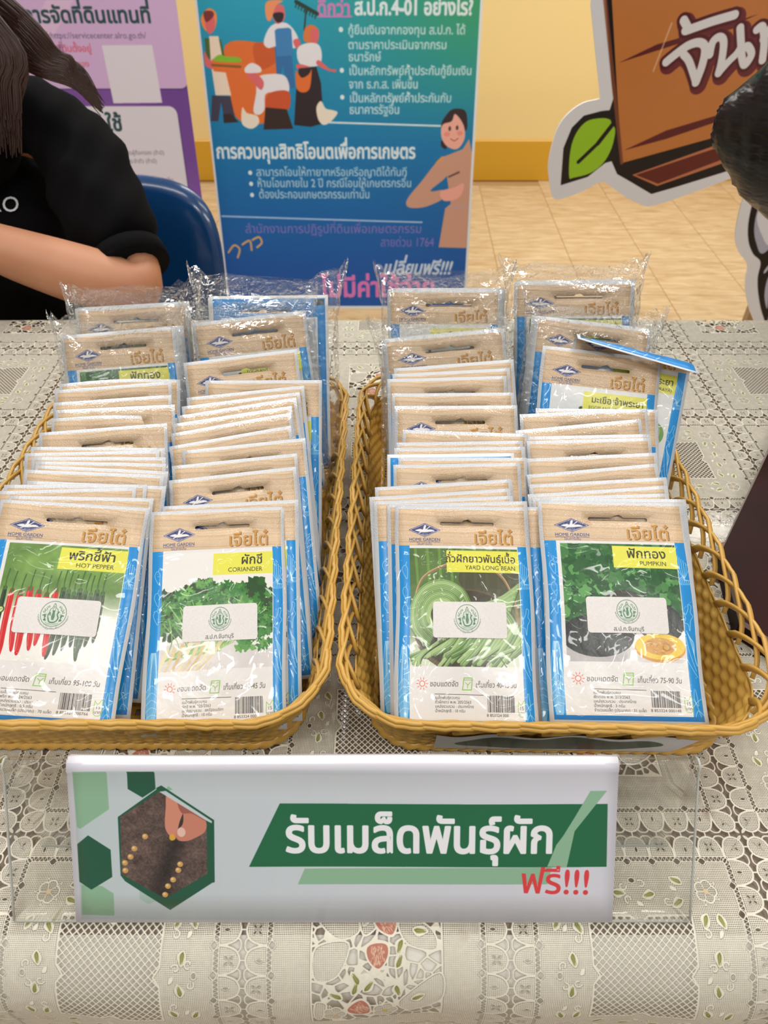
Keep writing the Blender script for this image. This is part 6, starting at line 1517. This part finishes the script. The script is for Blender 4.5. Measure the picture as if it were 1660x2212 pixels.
# hair: long locks falling from the crown over the shoulders
rnd = random.Random(3); b = MB()
def lock(P, r0, r1): 
    L = spl(P, 5); b.tube(list(L), list(np.linspace(r0, r1, len(L))), 5, caps=False)
for k in range(420):                                  # over her left shoulder, sweeping to the right
    f = rnd.random(); e = rnd.random()
    r0_ = (hx + .02 + .045 * rnd.random(), hy + rnd.uniform(-.05, .05), hz + .07 - .04 * rnd.random())
    p1 = np.array([hx + .082 + rnd.uniform(-.004, .012), hy - .02 + rnd.uniform(-.03, .03), hz - .03])
    off = (e - .5) * 2
    p2 = np.array(A(22 + 34 * off + rnd.uniform(-5, 5), 62 - 30 * off + rnd.uniform(-6, 6), 1.005 - .012 * e))
    p3 = np.array(A(98 + 22 * off + rnd.uniform(-6, 6), 132 - 24 * off + rnd.uniform(-7, 7), .995))
    L_ = .45 + .55 * f
    p4 = np.array(A(98 + 124 * L_ + rnd.uniform(-6, 6), 132 + 106 * L_ ** 1.4 - (18 * off if e > .5 else 8 * off) + rnd.uniform(-8, 8), .992))
    lock([r0_, p1, p2, p3, p3 * .45 + p4 * .55 + np.array([.006, 0, .004]), p4], .0026, .0005)
for k in range(260):                                  # down the front
    f = rnd.random()
    r0_ = (hx + .03 + .03 * rnd.random(), hy - .04 - .02 * rnd.random(), hz + .07 - .03 * rnd.random()); end = np.array(A(-60 + 108 * f, 342 - 110 * rnd.random(), .955))
    mid = np.array(A(-70 + 108 * f, 90 + rnd.uniform(-10, 10), .975)); lock([r0_, (hx + .078, hy - .05 + rnd.uniform(-.01, .01), hz - .02), mid, mid * .4 + end * .6, end], .0028, .0005)
for k in range(150):                                  # back and the other side
    a = rnd.uniform(.1, 1.25) * math.pi; x, y = math.cos(a), math.sin(a)
    lock([(hx + .02 * x, hy + .02 * y, hz + .112), (hx + .072 * x, hy + .080 * y, hz + .07), (hx + .088 * x, hy + .092 * y, hz - .02), (hx + .095 * x, hy + .10 * y + .03, hz - .17), (hx + .09 * x, hy + .09 * y + .06, hz - .30 - .05 * rnd.random())], .0070, .001)
for k in range(70):
    a = rnd.uniform(1.0, 2.0) * math.pi; x, y = math.cos(a), math.sin(a)
    lock([(hx, hy + .01, hz + .116), (hx + .05 * x, hy + .055 * y, hz + .098), (hx + .074 * x, hy + .078 * y * (.6 if y < -.5 else 1), hz + .055)], .0080, .004)
h = pa(b.build('hair', M_hair, per, True)); h['kind'] = 'stuff'
# chest lettering, laid on the shirt
from mathutils.bvhtree import BVHTree
bv = BVHTree.FromPolygons([v.co for v in shirt.data.vertices], [p.vertices for p in shirt.data.polygons])
M_logo = mat('white_print', rgb(220, 220, 222), .6)
_tc.offset = 0; _tc.body = 'ALRO'; bpy.context.view_layer.update()
tm = bpy.data.meshes.new_from_object(_to.evaluated_get(bpy.context.evaluated_depsgraph_get())); V = []
wid = max(v.co.x for v in tm.vertices)
bmx = bmesh.new(); bmx.from_mesh(tm); bmesh.ops.triangulate(bmx, faces=bmx.faces); bmesh.ops.subdivide_edges(bmx, edges=bmx.edges, cuts=1)
for v in bmx.verts:
    u, vv = 40 - (wid - v.co.x) * 47 * (1.0), 452 - v.co.y * 47 + 5
    d = Vector(ray(u, vv)); hhit = bv.ray_cast(Vector(CAM), d)
    p = hhit[0] if hhit[0] is not None else Vector(at_y(u, vv, .98))
    v.co = p - d.normalized() * .004
bmx.to_mesh(tm); bmx.free(); tm.materials.clear(); tm.materials.append(M_logo)
o = bpy.data.objects.new('chest_lettering', tm); link(o, per); pa(o)
bpy.data.objects.remove(_to)
for _c in list(bpy.data.curves): 
    if _c.users == 0: bpy.data.curves.remove(_c)
